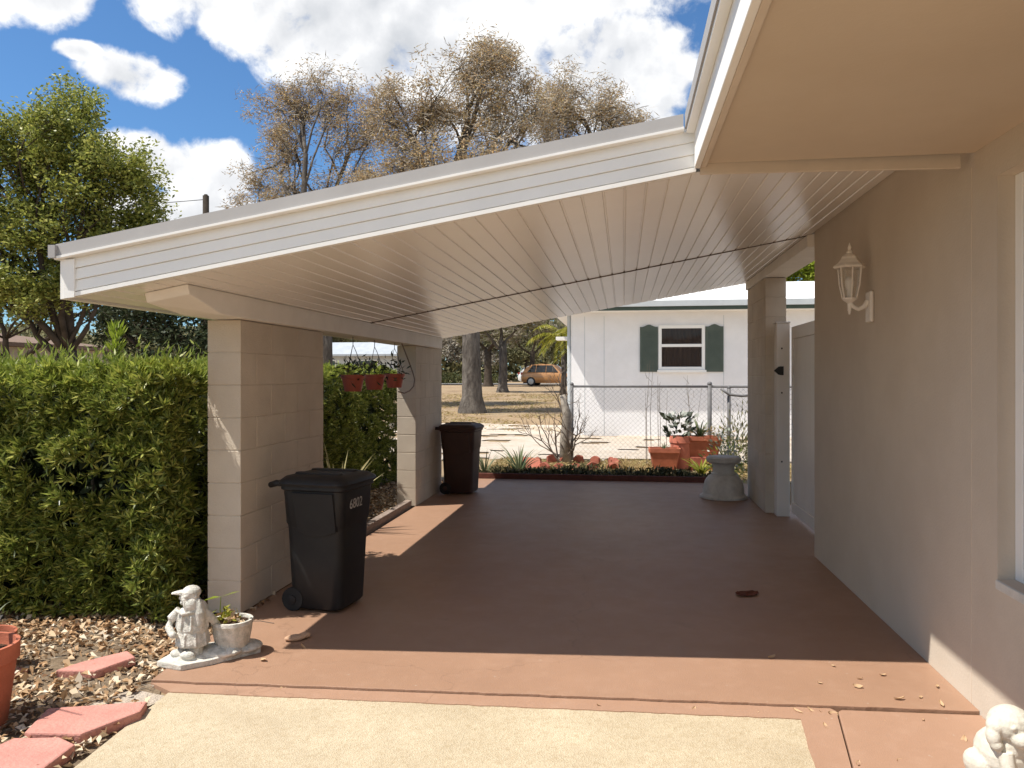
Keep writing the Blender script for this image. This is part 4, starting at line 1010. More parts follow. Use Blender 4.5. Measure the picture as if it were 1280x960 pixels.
def pole():
    x, y = -18.8, 32.6; z0 = gz(x, y)
    t = thing('utility_pole', 'dark wooden utility pole top above the carport roof', 'utility pole', (x, y, z0))
    mb = MB(); mb.tube([(x, y, z0-.3), (x, y, 5), (x, y, 9.66)], [.17, .15, .135], 12); mb.build('post', M['pole'], t, world=True, smooth=True)
    mb = MB(); mb.tube([(x, y, 9.66), (x, y, 9.72)], [.10, .07], 12); mb.build('cap', M['pole'], t, world=True)
    mb = MB()
    A = Vector((x+.12, y, 9.50)); B = Vector((-40, 36, 11.0))
    mb.tube([A.lerp(B, k/16) + Vector((0, 0, -1.4*math.sin(math.pi*k/16)*.35)) for k in range(17)], .016, 5)
    mb.build('wire', M['cable'], t, world=True)
pole()

# ------------------------------------------------------------------ the white house next door
def neighbour():
    Y = 18.8; x0, x1 = -1.26, 11.5; y1 = 27.6; ez = 2.99
    t = thing('neighbour_house', 'white stucco house with green shutters and white roof beyond the fence', 'house', (4, 21, 0))
    mb = MB(); mb.box(x0, x1, Y, y1, -.1, ez+.02)
    mb.build('wall', M['nwall'], t, world=True)
    for x in (-.93, -.46, 2.365):
        mb = MB(); mb.box(x-.006, x+.006, Y-.004, Y-.0005, 0, ez-.1); mb.build('wall_joint', M['ngut'], t, world=True)
    o = .50
    xe0, xe1, ye0, ye1 = x0-o, x1+o, Y-o, y1+o
    ym = (ye0+ye1)/2; rz = ez+.26+ (ym-ye0)*.19
    mb = MB()
    P = [(xe0, ye0, ez+.22), (xe1, ye0, ez+.22), (xe1, ye1, ez+.22), (xe0, ye1, ez+.22)]
    v = P + [(xe0+(ym-ye0), ym, rz), (xe1-(ym-ye0), ym, rz)]
    mb.add(v, [(3, 2, 1, 0), (0, 1, 5, 4), (1, 2, 5), (2, 3, 4, 5), (3, 0, 4)])
    mb.build('roof', M['nroof'], t, world=True)
    def ring(name, mat, out, z0, z1, th):
        mb = MB(); a0, a1, b0, b1 = xe0-out, xe1+out, ye0-out, ye1+out
        mb.box(a0, a1, b0, b0+th, z0, z1); mb.box(a0, a1, b1-th, b1, z0, z1); mb.box(a0, a0+th, b0+th, b1-th, z0, z1); mb.box(a1-th, a1, b0+th, b1-th, z0, z1)
        return mb.build(name, mat, t, world=True)
    ring('eave_trim', M['gtrim'], .0, ez-.005, ez+.075, .03)
    ring('gutter', M['ngut'], .06, ez+.08, ez+.215, .09)
    mb = MB(); mb.box(xe0+.031, xe1-.031, ye0+.031, Y-.001, ez-.01, ez+.012); mb.box(xe0+.031, x0-.001, Y-.001, ye1-.031, ez-.01, ez+.012); mb.build('soffit', M['white'], t, world=True)
    # window with shutters
    wx0, wx1, wz0, wz1 = .838, 1.927, 1.585, 2.655
    w = MB(); f = .075
    w.box(wx0, wx0+f, Y-.05, Y-.001, wz0, wz1); w.box(wx1-f, wx1, Y-.05, Y-.001, wz0, wz1)
    w.box(wx0+f, wx1-f, Y-.05, Y-.001, wz1-f, wz1); w.box(wx0+f, wx1-f, Y-.05, Y-.001, wz0, wz0+f)
    zm = (wz0+wz1)/2+.05; w.box(wx0+f, wx1-f, Y-.045, Y-.001, zm-.035, zm+.035)
    wn = w.build('window', M['white'], t, world=True, bevel=.006)
    g = MB(); nn = 40; pts = []
    for i in range(nn+1):
        x = wx0+f + (wx1-wx0-2*f)*i/nn; pts.append((x, Y-.020+.012*math.sin(i*1.35)))
    g.add([(x, y, z) for z in (wz0+f, wz1-f) for x, y in pts], [(i, i+1, nn+1+i+1, nn+1+i) for i in range(nn)])
    q = g.build('curtain', M['curtain'], t, world=True, smooth=True); q.parent = wn
    gl, nt, p = newmat('thin_window_glass'); p.inputs['Alpha'].default_value = .25; p.inputs['Roughness'].default_value = .03; p.inputs['Base Color'].default_value = (.02,.02,.02,1)
    g = MB(); g.box(wx0+f, wx1-f, Y-.036, Y-.033, wz0+f, zm-.036); g.box(wx0+f, wx1-f, Y-.036, Y-.033, zm+.036, wz1-f); q = g.build('pane', gl, t, world=True); q.parent = wn
    s_ = MB(); s_.box(wx0-.03, wx1+.03, Y-.09, Y-.001, wz0-.06, wz0-.002); q = s_.build('sill', M['white'], t, world=True); q.parent = wn
    for a, b in ((.40, .825), (1.94, 2.355)):
        mb = MB(); c = (a+b)/2
        n_ = 24; top = []
        for i in range(n_+1):
            s = i/n_; x = a+(b-a)*s; e = abs(s-.5)*2
            top.append((x, 2.62 + (.055*math.cos(math.pi*e/ .8)*.5+.0275 if e < .8 else 0.0)))
        poly = [(a, 1.54), (b, 1.54)] + list(reversed(top))
        m_ = len(poly)
        mb.add([(x, Y-.032, z) for x, z in poly] + [(x, Y-.001, z) for x, z in poly], [tuple(range(m_)), tuple(reversed(range(m_, 2*m_)))] + [(i, m_+i, m_+(i+1) % m_, (i+1) % m_) for i in range(m_)])
        sh = mb.build('shutter', M['shutter'], t, world=True)
        lv = MB()
        for k in range(22):
            z = 1.62 + k*.042
            lv.box(a+.06, b-.06, Y-.040, Y-.0325, z, z+.026)
        lv.build('louvres', M['shutter'], t, world=True).parent = sh
    # side: meter box shelf and downpipe by the corner
    mb = MB(); mb.tube([(x0-.06, Y+.15, 0), (x0-.06, Y+.15, ez-.05)], .05, 8); mb.build('downpipe', M['ngut'], t, world=True)
    mb = MB(); mb.box(x0-.42, x0-.001, Y+.5, Y+1.0, 2.35, 2.43); mb.build('side_awning', M['white'], t, world=True)
neighbour()

# ------------------------------------------------------------------ chain-link fence
def fence():
    Y = 13.3
    k = Y/13.0
    t = thing('chain_link_fence', 'grey chain link fence with pipe top rail in front of the white house', 'fence', (1.2, Y, 0))
    X0, X1, X2, X3 = -.86*k, 1.41*k, 1.72*k, 5.2
    zt = 1.255
    mb = MB(); mb.tube([(X0, Y, zt), (X1, Y, zt)], .021, 8); mb.tube([(X1, Y, zt), (X3, Y, zt)], .021, 8); mb.build('top_rail', M['galv'], t, world=True, smooth=True)
    for x, r, h in ((X0, .03, 1.29), (X1, .036, 1.30), (X2, .030, 1.24), (3.7, .03, 1.29)):
        mb = MB(); mb.tube([(x, Y, -.2), (x, Y, h)], r, 10); mb.ball((x, Y, h), r*1.15); mb.build('post', M['galv'], t, world=True, smooth=True)
    mb = MB(); mb.tube([(X2-.14, Y-.05, 1.22), (X2, Y-.06, 1.12), (X2+.2, Y-.05, 1.10), (X2+.55, Y-.05, 1.13)], .022, 8); mb.build('gate_latch', M['galv'], t, world=True, smooth=True)
    mb = MB(); step = .085; h = zt-.03
    def wire(xa, za, xb, zb): mb.tube([(xa, Y, za), (xb, Y, zb)], .0017, 3)
    x = X0 - h
    while x < X3:
        for s in (1, -1):
            xa, xb = (x, x+h) if s > 0 else (x+h, x)
            # clip to the panel
            pa, pb = (xa, .03), (xb, h)
            t0, t1 = 0.0, 1.0
            dx = xb-xa
            for lim, sg in ((X0, 1), (X3, -1)):
                fa = (xa-lim)*sg; fb = (xb-lim)*sg
                if fa < 0 and fb < 0: t0 = 2
                elif fa < 0: t0 = max(t0, fa/(fa-fb))
                elif fb < 0: t1 = min(t1, fa/(fa-fb))
            if t1 > t0: wire(xa+dx*t0, .03+(h-.03)*t0, xa+dx*t1, .03+(h-.03)*t1)
        x += step
    mb.build('wire_mesh', M['galv'], t, world=True)
fence()

# ------------------------------------------------------------------ bed behind the slab
def bare_shrub():
    x, y = -.98, 12.75
    t = thing('bare_shrub', 'leafless pale grey shrub with thick dead trunk inside the brick ring', 'shrub', (x, y, 0))
    rnd = random.Random(12); mb = MB()
    mb.tube([(x+.04, y, -.1), (x+.02, y, .35), (x+.06, y, .8), (x-.02, y, 1.12)], [.11, .085, .075, .05], 9)
    mb.build('trunk', M['bark_pale'], t, world=True, smooth=True)
    mb = MB()
    def grow(p, d, ln, r, lv):
        pts = [p]; q = p.copy(); dd = d.copy()
        for k in range(4):
            dd = (dd + Vector((rnd.gauss(0, .16), rnd.gauss(0, .16), rnd.gauss(.05, .12)))).normalized(); q = q + dd*ln/4; pts.append(q.copy())
        mb.tube(pts, [r*(1-.12*k) for k in range(5)], 5)
        if lv:
            for k in range(rnd.choice((2, 2, 3))):
                grow(pts[rnd.choice((2, 3, 4))], (dd + Vector((rnd.gauss(0, .55), rnd.gauss(0, .55), rnd.gauss(.1, .35)))).normalized(), ln*rnd.uniform(.5, .8), r*.58, lv-1)
    for i in range(9):
        a = i*.7+rnd.uniform(-.2, .2)
        grow(Vector((x+rnd.gauss(0, .06), y+rnd.gauss(0, .06), 0)), Vector((math.cos(a)*.9, math.sin(a)*.6, rnd.uniform(.5, 1.3))).normalized(), rnd.uniform(.4, .62), .017, 3)
    for i in range(5):
        a = rnd.uniform(0, 6.28)
        grow(Vector((x, y, rnd.uniform(.5, 1.1))), Vector((math.cos(a)*.6, math.sin(a)*.4, 1)).normalized(), .35, .010, 3)
    mb.build('branches', M['bark_twig'], t, world=True)
bare_shrub()

GB = 'red scalloped edging bricks in a ring round the bare shrub'
first = None
for i in range(17):
    a = 2*math.pi*i/17
    if first is None:
        mb = MB(); pr = []
        for k in range(9): pr.append((-.085+.17*k/8, .115+.04*math.sin(math.pi*k/8)))
        poly = [(-.085, -.02)] + [(.085, -.02)] + list(reversed(pr)); m_ = len(poly)
        mb.add([(px, -.028, pz) for px, pz in poly] + [(px, .028, pz) for px, pz in poly], [tuple(range(m_)), tuple(reversed(range(m_, 2*m_)))] + [(j, m_+j, m_+(j+1) % m_, (j+1) % m_) for j in range(m_)])
        o = first = mb.build('edging_brick', M['brick'], bevel=.008)
    else:
        o = first.copy(); link(o)
    o.location = (-.78+(.70+random.gauss(0, .05))*math.cos(a), 12.25+(.55+random.gauss(0, .05))*math.sin(a), -.055+random.uniform(0, .03)); o.rotation_euler = (random.gauss(0, .30), random.gauss(0, .22), a+math.pi/2+random.gauss(0, .2))
    tag(o, 'scalloped red edging brick standing in the ring round the bare shrub', 'edging brick', GB)
mb = MB(); mb.box(-.17, .17, -.14, .14, 0, .03); o = mb.build('terracotta_tile', M['coral'], bevel=.008)
o.location = (-1.42, 11.75, .05); o.rotation_euler = (R(48), R(8), R(25)); tag(o, 'orange terracotta tile leaning by the brick ring', 'tile')

def pot(name, label, loc, r_top, r_bot, h, mat, square=False, group=None, rim=True):
    t = thing(name, label, 'flower pot', loc, 0, group)
    th = r_top*.07+.004
    mb = MB()
    pr = [(r_bot, 0), (r_top*.93, h*.78)] + ([(r_top, h*.80), (r_top, h)] if rim else [(r_top, h)]) + [(r_top-th, h), (r_top*.88, h*.84), (r_bot*.8, h*.6)]
    if square: mb.loft([rrect(r*1.25, r*.8, r*.12, z, 3) for r, z in pr]); mb.build('pot', mat, t, bevel=.003)
    else: mb.lathe(pr, 32); mb.build('pot', mat, t, smooth=True, auto=35)
    mb = MB()
    if square: mb.loft([rrect((r_top-th)*1.24, (r_top-th)*.78, r_top*.1, z, 3) for z in (h*.70, h*.86)])
    else: mb.lathe([(r_top*.88, h*.7), (r_top*.89, h*.86), (.01, h*.9)], 24)
    mb.build('soil', M['soil'], t)
    return t
rb = random.Random(5)
t = pot('flower_pot', 'small square terracotta planter at the left of the three pots by the fence', (.62, 11.9, .02), .19, .135, .32, M['terra'], True)
mb = MB(); blades(mb, (0, 0, .29), 10, .16, .02, .9, rb); mb.build('plant', M['blade'], t)
t = pot('flower_pot', 'tall coral pot with a paddle leaved succulent between the terracotta planters', (.90, 12.2, .0), .19, .15, .50, M['coral'])
P = []; D = []
for i in range(70):
    a = rb.uniform(0, 6.28); h = rb.uniform(.48, .86); w_ = .10+.16*rb.random(); P.append((.90-.06+math.cos(a)*w_, 12.2+math.sin(a)*w_, h)); D.append((math.cos(a), math.sin(a), rb.uniform(.2, 1.2)))
n = len(P); leaf_object('plant', np.array(P), np.array(D), RNG.uniform(.08, .16, n), RNG.uniform(.05, .09, n), M['darkplant'], t)
P2 = np.array(P)[:34]+np.array([.03, -.03, .02]); leaf_object('pale_foliage', P2, np.array(D)[:34], np.full(34, .11), np.full(34, .07), M['pale_leaf'], t)
mb = MB(); mb.box(1.02, 1.42, 12.05, 12.4, -.05, .19); tag(mb.build('concrete_block', M['brick'], bevel=.01), 'low red block under the large terracotta planter', 'block')
t = pot('flower_pot', 'large terracotta planter with spiky plant raised on a block near the fence post', (1.22, 12.22, .191), .23, .17, .31, M['terra'], True)
mb = MB(); blades(mb, (-.05, 0, .27), 34, .40, .035, .8, rb, .35); mb.build('plant', M['blade'], t)
gauss_leaves('dry_foliage', (1.30, 12.2, .56), (.26, .16, .12), 120, .07, .02, M['oak'], t)

def spiky(label, loc, n, ln, w, sp, mat, droop=.5, name='spiky_plant', up=1.0):
    t = thing(name, label, 'plant', loc)
    mb = MB(); blades(mb, (0, 0, 0), n, ln, w, sp, rb, droop, up=up); mb.build('blades', mat, t)
spiky('grey green spiky plant left of the orange tile behind the edging board', (-1.50, 11.15, .0), 34, .62, .034, 1.0, M['blade'], .22)
spiky('small spiky plant beside the brown bin at the bed corner', (-1.98, 10.95, .0), 14, .52, .026, .5, M['blade'], .18)
spiky('yellow green strappy plant below the large terracotta planter', (1.10, 11.25, .0), 34, .42, .045, .9, M['yellow'], .35)
spiky('cream striped yucca against the hedge behind the black bin', (-2.60, 6.75, -.03), 22, .85, .05, .40, M['varieg'], .20, 'yucca')
spiky('dry straw coloured grass tuft between the brick ring and the small square planter', (.05, 11.7, -.02), 46, .36, .014, 1.0, M['straw'], .35, 'grass_tuft')
spiky('greenish grass tuft in front of the brick ring', (-.62, 11.3, -.02), 40, .30, .014, .9, M['olive'], .3, 'grass_tuft')
spiky('low straw coloured tuft left of the small square planter', (.36, 11.25, -.02), 34, .24, .016, 1.1, M['straw'], .4, 'grass_tuft')
t = thing('tall_stalks', 'tall thin dry stalks standing behind the pots at the fence', 'plant', (.85, 12.75, -.02))
for k in range(9):
    mb = MB(); x_, y_ = rb.uniform(-.55, .35), rb.uniform(-.15, .15); h_ = rb.uniform(1.0, 1.75)
    mb.tube([(x_, y_, 0), (x_+rb.gauss(0, .03), y_, h_*.5), (x_+rb.gauss(0, .06), y_, h_)], [.006, .005, .002], 4)
    for q_ in range(3):
        z_ = h_*rb.uniform(.55, .95); mb.tube([(x_, y_, z_), (x_+rb.gauss(0, .08), y_, z_+.12)], [.003, .0015], 4)
    mb.build('stalk', M['bark_twig'], t)
t = thing('pale_flower_bush', 'small pale flowering bush beside the grey pedestal and right pillar', 'plant', (1.5, 10.9, 0))
gauss_leaves('foliage', (1.42, 10.85, .32), (.20, .2, .35), 260, .06, .03, M['pale_leaf'], t)
gauss_leaves('shoots', (1.42, 10.85, .22), (.28, .25, .35), 300, .09, .025, M['green'], t)
t = thing('leafy_bush', 'green feathery bush in front of the fence next to the right pillar', 'plant', (1.75, 11.9, 0))
gauss_leaves('foliage', (1.75, 11.9, .38), (.35, .25, .5), 900, .09, .018, M['olive'], t, up=.8)
# low creeping growth along the edging board, straw and leaf litter: stuff
n = 5200
x = RNG.uniform(-2.1, 1.5, n); y = 10.63 + np.abs(RNG.normal(size=n))*.38; z = RNG.uniform(0, 1, n)**1.5*np.array([.10+.10*mnoise.noise(Vector((a*2.2, b*2, 1))) for a, b in zip(x, y)])
o = leaf_object('ground_cover', np.stack([x, y, np.maximum(z, 0)], 1), RNG.normal(size=(n, 3))*.5+np.array([0, 0, .7]), RNG.uniform(.05, .12, n), RNG.uniform(.018, .035, n), M['creeper'])
tag(o, 'dark creeping ground cover along the back edging board', 'ground cover', kind='stuff')
def straw(name, label, xa, xb, ya, yb_, n, ln, zf, mat):
    x = RNG.uniform(xa, xb, n); y = RNG.uniform(ya, yb_, n)
    keep = np.array([mnoise.noise(Vector((a*.6, b*.6, 5))) > -.12 for a, b in zip(x, y)]); x, y = x[keep], y[keep]; n = len(x)
    z = np.array([zf(a, b) for a, b in zip(x, y)]) + RNG.uniform(.0, .03, n)
    o = leaf_object(name, np.stack([x, y, z], 1), RNG.normal(size=(n, 3))*np.array([1, 1, .5])+np.array([0, 0, .35]), RNG.uniform(.5, 1.2, n)*ln, RNG.uniform(.5, 1.2, n)*ln*.12+.004, mat)
    tag(o, label, 'dry grass', kind='stuff')
straw('dry_grass', 'straw coloured dry grass covering the bed behind the carport', -2.1, 3.2, 10.9, 13.3, 9000, .11, lambda a, b: -.01, M['straw'])
straw('dry_grass', 'dry tan grass on the lawn beyond the sand', -16, 4, 19.5, 42, 26000, .2, gz, M['straw'])

# leaf litter on the bed at the left
n = 24000
x = RNG.uniform(-6.0, -2.02, n); y = RNG.uniform(1.2, 4.75, n)
lim = np.array([-2.03 if b < 3.1 else -2.2 for b in y]); dens = np.array([mnoise.noise(Vector((a*1.6, b*1.6, 2))) for a, b in zip(x, y)])
keep = (x < lim) & (RNG.uniform(-.75, .45, n) < dens+.25); x, y = x[keep], y[keep]; n = len(x)
d = RNG.normal(size=(n, 3)); d[:, 2] *= .28
o = leaf_object('leaf_litter', np.stack([x, y, -.022+RNG.uniform(0, .03, n)], 1), d, RNG.uniform(.025, .062, n), RNG.uniform(.014, .034, n), M['litter'], fold=.25, flat=3.0)
tag(o, 'dry tan fallen leaves covering the bare soil under the hedge', 'leaf litter', kind='stuff')
n = 2600
x = RNG.uniform(-3.15, -2.37, n); y = RNG.uniform(5.7, 10.3, n); d = RNG.normal(size=(n, 3)); d[:, 2] *= .25
o = leaf_object('leaf_litter', np.stack([x, y, -.022+RNG.uniform(0, .03, n)], 1), d, RNG.uniform(.03, .07, n), RNG.uniform(.014, .034, n), M['litter'], fold=.22, flat=3.0)
tag(o, 'fallen leaves on the strip between the hedge and the carport floor', 'leaf litter', kind='stuff')
n = 2600
x = np.concatenate([RNG.uniform(-5.5, -2.1, n)]); y = RNG.uniform(1.0, 4.6, n)
d = RNG.normal(size=(n, 3)); d[:, 2] *= .1
o = leaf_object('twig_litter', np.stack([x, y, -.024+RNG.uniform(0, .015, n)], 1), d, RNG.uniform(.05, .14, n), RNG.uniform(.003, .006, n), M['moss'], flat=3)
tag(o, 'thin broken grey twigs among the fallen leaves', 'twigs', kind='stuff')

# single fallen leaves and petals on the paint
GL = 'dry fallen leaves lying loose on the painted concrete'
def leaf_proto(k):
    mb = MB(); rnd = random.Random(40+k); ln, w_ = .05, .013
    v = []; seg = 6; curl = rnd.uniform(.3, .9)
    for i in range(seg+1):
        s = i/seg; ww = w_*math.sin(math.pi*min(max(s, .04), .97))**.8; zz = .004+.016*curl*(s-.4)**2*2.2
        v += [(ln*(s-.5), -ww, zz+.005), (ln*(s-.5), 0, zz), (ln*(s-.5), ww, zz+.006)]
    f = []
    for i in range(seg):
        b = 3*i; f += [(b, b+1, b+4, b+3), (b+1, b+2, b+5, b+4)]
    return mb.add(v, f).build('fallen_leaf', M['litter'])
protos = [leaf_proto(0)]
rl = random.Random(77)
spots = [(1.36, 3.55, .0), (1.30, 3.62, 0), (1.20, 3.58, 0), (1.02, 3.95, 0), (1.10, 3.80, 0), (1.22, 3.86, 0), (1.06, 3.7, 0), (.90, 3.72, 0), (.92, 3.52, -.02), (.88, 3.43, -.02), (.84, 3.44, -.02), (.80, 3.44, -.02), (.74, 3.43, -.02), (.95, 3.44, -.02), (1.08, 3.38, -.02), (1.24, 3.42, -.02), (1.18, 3.15, -.02), (1.02, 3.05, -.02), (.82, 3.30, -.02), (.56, 3.40, -.02), (.30, 3.39, -.02), (-.1, 3.37, -.02), (1.42, 3.75, 0), (.74, 4.02, 0), (1.33, 3.25, -.02), (.86, 3.0, -.02), (-1.55, 3.35, -.02), (-1.78, 3.62, 0), (-1.66, 3.82, 0)]
for i, (x_, y_, z_) in enumerate(spots):
    o = protos[0] if i == 0 else protos[0].copy()
    if i: link(o)
    o.location = (x_, y_, z_+.001); o.rotation_euler = (rl.gauss(0, .2), rl.gauss(0, .15), rl.uniform(0, 6.28)); s_ = rl.uniform(.45, 1.0); o.scale = (s_, s_*rl.uniform(.7, 1.2), s_)
    tag(o, 'dry curled tan leaf lying on the red painted concrete', 'leaf', GL)
mb = MB(); nn = 9
for j_ in range(nn):
    for i_ in range(nn):
        u, v_ = i_/(nn-1)*2-1, j_/(nn-1)*2-1
        k_ = 1/max(1, math.hypot(u, v_)*.95)
        mb.v.append((u*.11*k_+.02*v_, v_*.065*k_, .006+.022*abs(mnoise.noise(Vector((u*2.2, v_*2.2, 6))))+.006*u*u))
mb.f = [(j_*nn+i_, j_*nn+i_+1, (j_+1)*nn+i_+1, (j_+1)*nn+i_) for j_ in range(nn-1) for i_ in range(nn-1)]
o = mb.build('dead_leaf', pbr('red_brown_leaf', (.15,.05,.03), (.09,.03,.02), 20, .8, .2)); o.location = (.80, 5.18, .001); o.scale = (.72, .9, .6); o.rotation_euler = (0, 0, .35)
tag(o, 'large dark red brown dead leaf on the shaded carport floor', 'leaf')
# ------------------------------------------------------------------ flagstones, pots and statues at the front left
def stone(label, poly, z, th=.035, tilt=(0, 0)):
    cx = sum(p[0] for p in poly)/len(poly); cy = sum(p[1] for p in poly)/len(poly)
    mb = MB(); pl = wobbly([(x-cx, y-cy) for x, y in poly], .018, 5, cx*7)
    mb.prism(pl, 0, th); o = mb.build('flagstone', M['flag'], bevel=.008)
    o.location = (cx, cy, z); o.rotation_euler = (tilt[0], tilt[1], 0)
    tag(o, label, 'flagstone', 'pink flagstones in the leaf litter')
stone('narrow pink flagstone half covered by leaves near the statue', [(-2.72, 3.36), (-2.50, 3.36), (-2.40, 3.52), (-2.50, 3.60), (-2.66, 3.46)], -.03, .045, (R(3), R(-2)))
stone('pink flagstone with rounded right end at the drive corner', [(-2.33, 2.72), (-2.10, 2.74), (-2.0, 2.96), (-2.03, 3.06), (-2.28, 2.98), (-2.40, 2.94)], -.03, .05)
stone('pink flagstone at the bottom left corner along the drive', [(-2.42, 2.30), (-2.04, 2.3), (-2.06, 2.66), (-2.16, 2.71), (-2.33, 2.68)], -.03, .05)
stone('small buried pink flagstone next to the terracotta pot', [(-3.15, 3.15), (-2.9, 3.2), (-2.88, 3.38), (-3.12, 3.4)], -.03, .03, (R(-2), R(2)))
sheet('bare_concrete_edge', wobbly([(-2.36, 3.0), (-2.06, 3.02), (-2.02, 3.2), (-2.24, 3.26)], .03, 5, 3), -.024, M['sand'])
t = pot('garden_pot', 'terracotta pot with a bare stem at the bottom left edge', (-2.665, 2.83, -.03), .165, .12, .34, M['terra'])
mb = MB(); rb2 = random.Random(9)
for a, h in ((2.6, 1.0), (3.3, 1.15), (-2.2, .9), (1.7, .75)):
    p0 = Vector((0, 0, .28)); tip = Vector((math.cos(a)*.35-.1, math.sin(a)*.3-.12, .28+h))
    mb.tube([p0, p0.lerp(tip, .35)+Vector((-.05, 0, .06)), p0.lerp(tip, .7)+Vector((.02, .03, .03)), tip], [.011, .009, .007, .004], 6)
    for k in range(2):
        q = p0.lerp(tip, .45+.25*k); mb.tube([q, q+Vector((rb2.uniform(-.12, .12), rb2.uniform(-.12, .05), .22))], [.005, .003], 5)
mb.build('bare_stem', M['bark_twig'], t)
t = pot('garden_pot', 'smaller terracotta pot behind the pot at the left edge', (-3.10, 3.36, -.03), .135, .10, .19, M['terra'])
mb = MB(); blades(mb, (0, 0, .2), 10, .16, .02, .7, rb); mb.build('plant', M['blade'], t)

def statue():
    t = thing('garden_statue', 'weathered white concrete statue of a capped child beside a tub planter', 'statue', (-2.135, 3.57, 0), R(0))
    mb = MB()
    # ground slab of the statue
    mb.loft([[(x, y, z) for x, y in wobbly([(-.13, -.10), (.02, -.13), (.13, -.04), (.29, .16), (.20, .27), (.02, .20), (-.12, .06)], .012, 4, 2+z)] for z in (0, .028)])
    # rocky mound, boots, short legs
    mb.ball((-.01, -.01, .03), (.10, .07, .022)); mb.ball((.10, .07, .035), (.13, .09, .03)); mb.ball((.20, .16, .03), (.09, .09, .026))
    mb.ball((-.045, -.045, .05), (.042, .026, .022)); mb.ball((.015, -.06, .05), (.038, .026, .022))
    mb.tube([(-.03, -.01, .03), (-.026, 0, .08), (-.02, .005, .13)], [.032, .038, .046], 10); mb.tube([(.028, -.015, .03), (.026, -.005, .08), (.018, 0, .13)], [.032, .038, .046], 10)
    # long jacket with an overfold at the waist, torso, neck
    mb.lathe([(.080, .085), (.082, .10), (.075, .135), (.070, .158)], 20, (.004, 0, 0), 1, .85)
    mb.lathe([(.076, .156), (.078, .165), (.072, .20), (.070, .235), (.055, .265), (.032, .282), (.026, .30)], 20, (.004, 0, 0), 1, .80)
    # arms: one bent to the hip on the left, one reaching back to the tub
    mb.tube([(-.055, -.01, .255), (-.093, -.025, .215), (-.098, -.04, .175), (-.066, -.065, .150)], [.024, .024, .020, .017], 9); mb.ball((-.058, -.068, .148), .018)
    mb.tube([(.060, .01, .25), (.088, .03, .21), (.100, .06, .17)], [.024, .021, .017], 9); mb.ball((.10, .065, .165), .018)
    # hair and scarf falling over the back and shoulder
    mb.ball((.030, .005, .255), (.050, .055, .055), rot=Matrix.Rotation(R(-20), 3, 'Y')); mb.ball((.020, -.02, .292), (.038, .044, .045))
    mb.tube([(.045, -.02, .30), (.062, -.03, .25), (.066, -.03, .19)], [.022, .026, .018], 9)
    for k in range(9):        # folds of the jacket and skirt
        a = 2*math.pi*k/9+.2; mb.tube([(.004+.071*math.cos(a), .058*math.sin(a), .24), (.004+.079*math.cos(a), .064*math.sin(a), .17)], .0055, 5)
        mb.tube([(.004+.074*math.cos(a+.3), .062*math.sin(a+.3), .15), (.004+.084*math.cos(a+.3), .071*math.sin(a+.3), .09)], .006, 5)
    for k in range(5):        # strands of hair
        mb.tube([(-.012+.016*k, -.050+.006*k, .318), (-.004+.018*k, -.058+.006*k, .285), (.008+.016*k, -.056+.006*k, .258)], .0065, 5)
    mb.tube([(-.055, -.045, .262), (-.01, -.062, .25), (.045, -.045, .262)], .009, 6)
    # head, nose, cap and its bill
    mb.ball((-.006, -.012, .322), (.040, .042, .044)); mb.ball((-.046, -.020, .318), (.010, .009, .010)); mb.ball((-.030, -.022, .298), (.016, .02, .014))
    mb.ball((.004, -.008, .346), (.046, .048, .034)); mb.tube([(-.040, -.018, .338), (.0, -.055, .335), (.045, -.03, .332)], .007, 6)
    mb.loft([[(-.03, -.045, .336), (-.03, .020, .336), (-.03, .020, .354), (-.03, -.045, .354)], [(-.066, -.042, .338), (-.066, .010, .338), (-.066, .010, .350), (-.066, -.042, .350)], [(-.094, -.028, .335), (-.094, -.004, .335), (-.094, -.004, .344), (-.094, -.028, .344)]])
    o = mb.build('figure', M['stone'], t); blob(o, .0034, 1)
    # tub
    mb = MB(); c = (.150, .125, .030)
    mb.lathe([(.072, 0), (.082, .02), (.094, .08), (.100, .125), (.104, .13), (.102, .148), (.088, .148), (.084, .12), (.03, .11)], 24, c)
    o = mb.build('tub', M['stone'], t, smooth=True, auto=40)
    mb = MB(); mb.lathe([(.083, .11), (.086, .132), (.02, .14)], 18, c); mb.build('soil', M['soil'], t)
    P = []; D = []; rr = random.Random(2)
    for k in range(70):
        a = rr.uniform(0, 6.28); q = rr.uniform(0, .075); P.append((-2.135+.15+math.cos(a)*q-.02, 3.57+.125+math.sin(a)*q, .16+rr.random()*.06)); D.append((rr.gauss(0, 1), rr.gauss(0, 1), rr.uniform(0, 1)))
    leaf_object('plant', np.array(P), np.array(D), RNG.uniform(.03, .055, 70), RNG.uniform(.012, .02, 70), M['yellow'], t)
    leaf_object('dry_leaves', np.array(P)[:34]+np.array([.03, -.01, -.012]), np.array(D)[:34], np.full(34, .045), np.full(34, .024), M['litter'], t)
    mb = MB(); mb.tube([(.10, .12, .15), (.085, .12, .22), (.09, .12, .29)], [.003, .003, .002], 5)
    for dx, ln in ((-1, .10), (1, .11)):
        mb.add([(.09, .12, .29), (.09+dx*ln*.5, .10, .300+.012*dx), (.09+dx*ln, .115, .296+.03*dx), (.09+dx*ln*.5, .14, .298+.012*dx)], [(0, 1, 2, 3)])
    mb.build('shoot', M['lime'], t)
    mb = MB(); mb.tube([(.23, .14, .165), (.30, .13, .172), (.37, .14, .16)], .0022, 5); mb.build('dry_twig', M['bark_twig'], t)
statue()
mb = MB()
mb.ball((0, 0, .014), (.06, .035, .016)); mb.ball((.05, .01, .018), (.035, .02, .018))
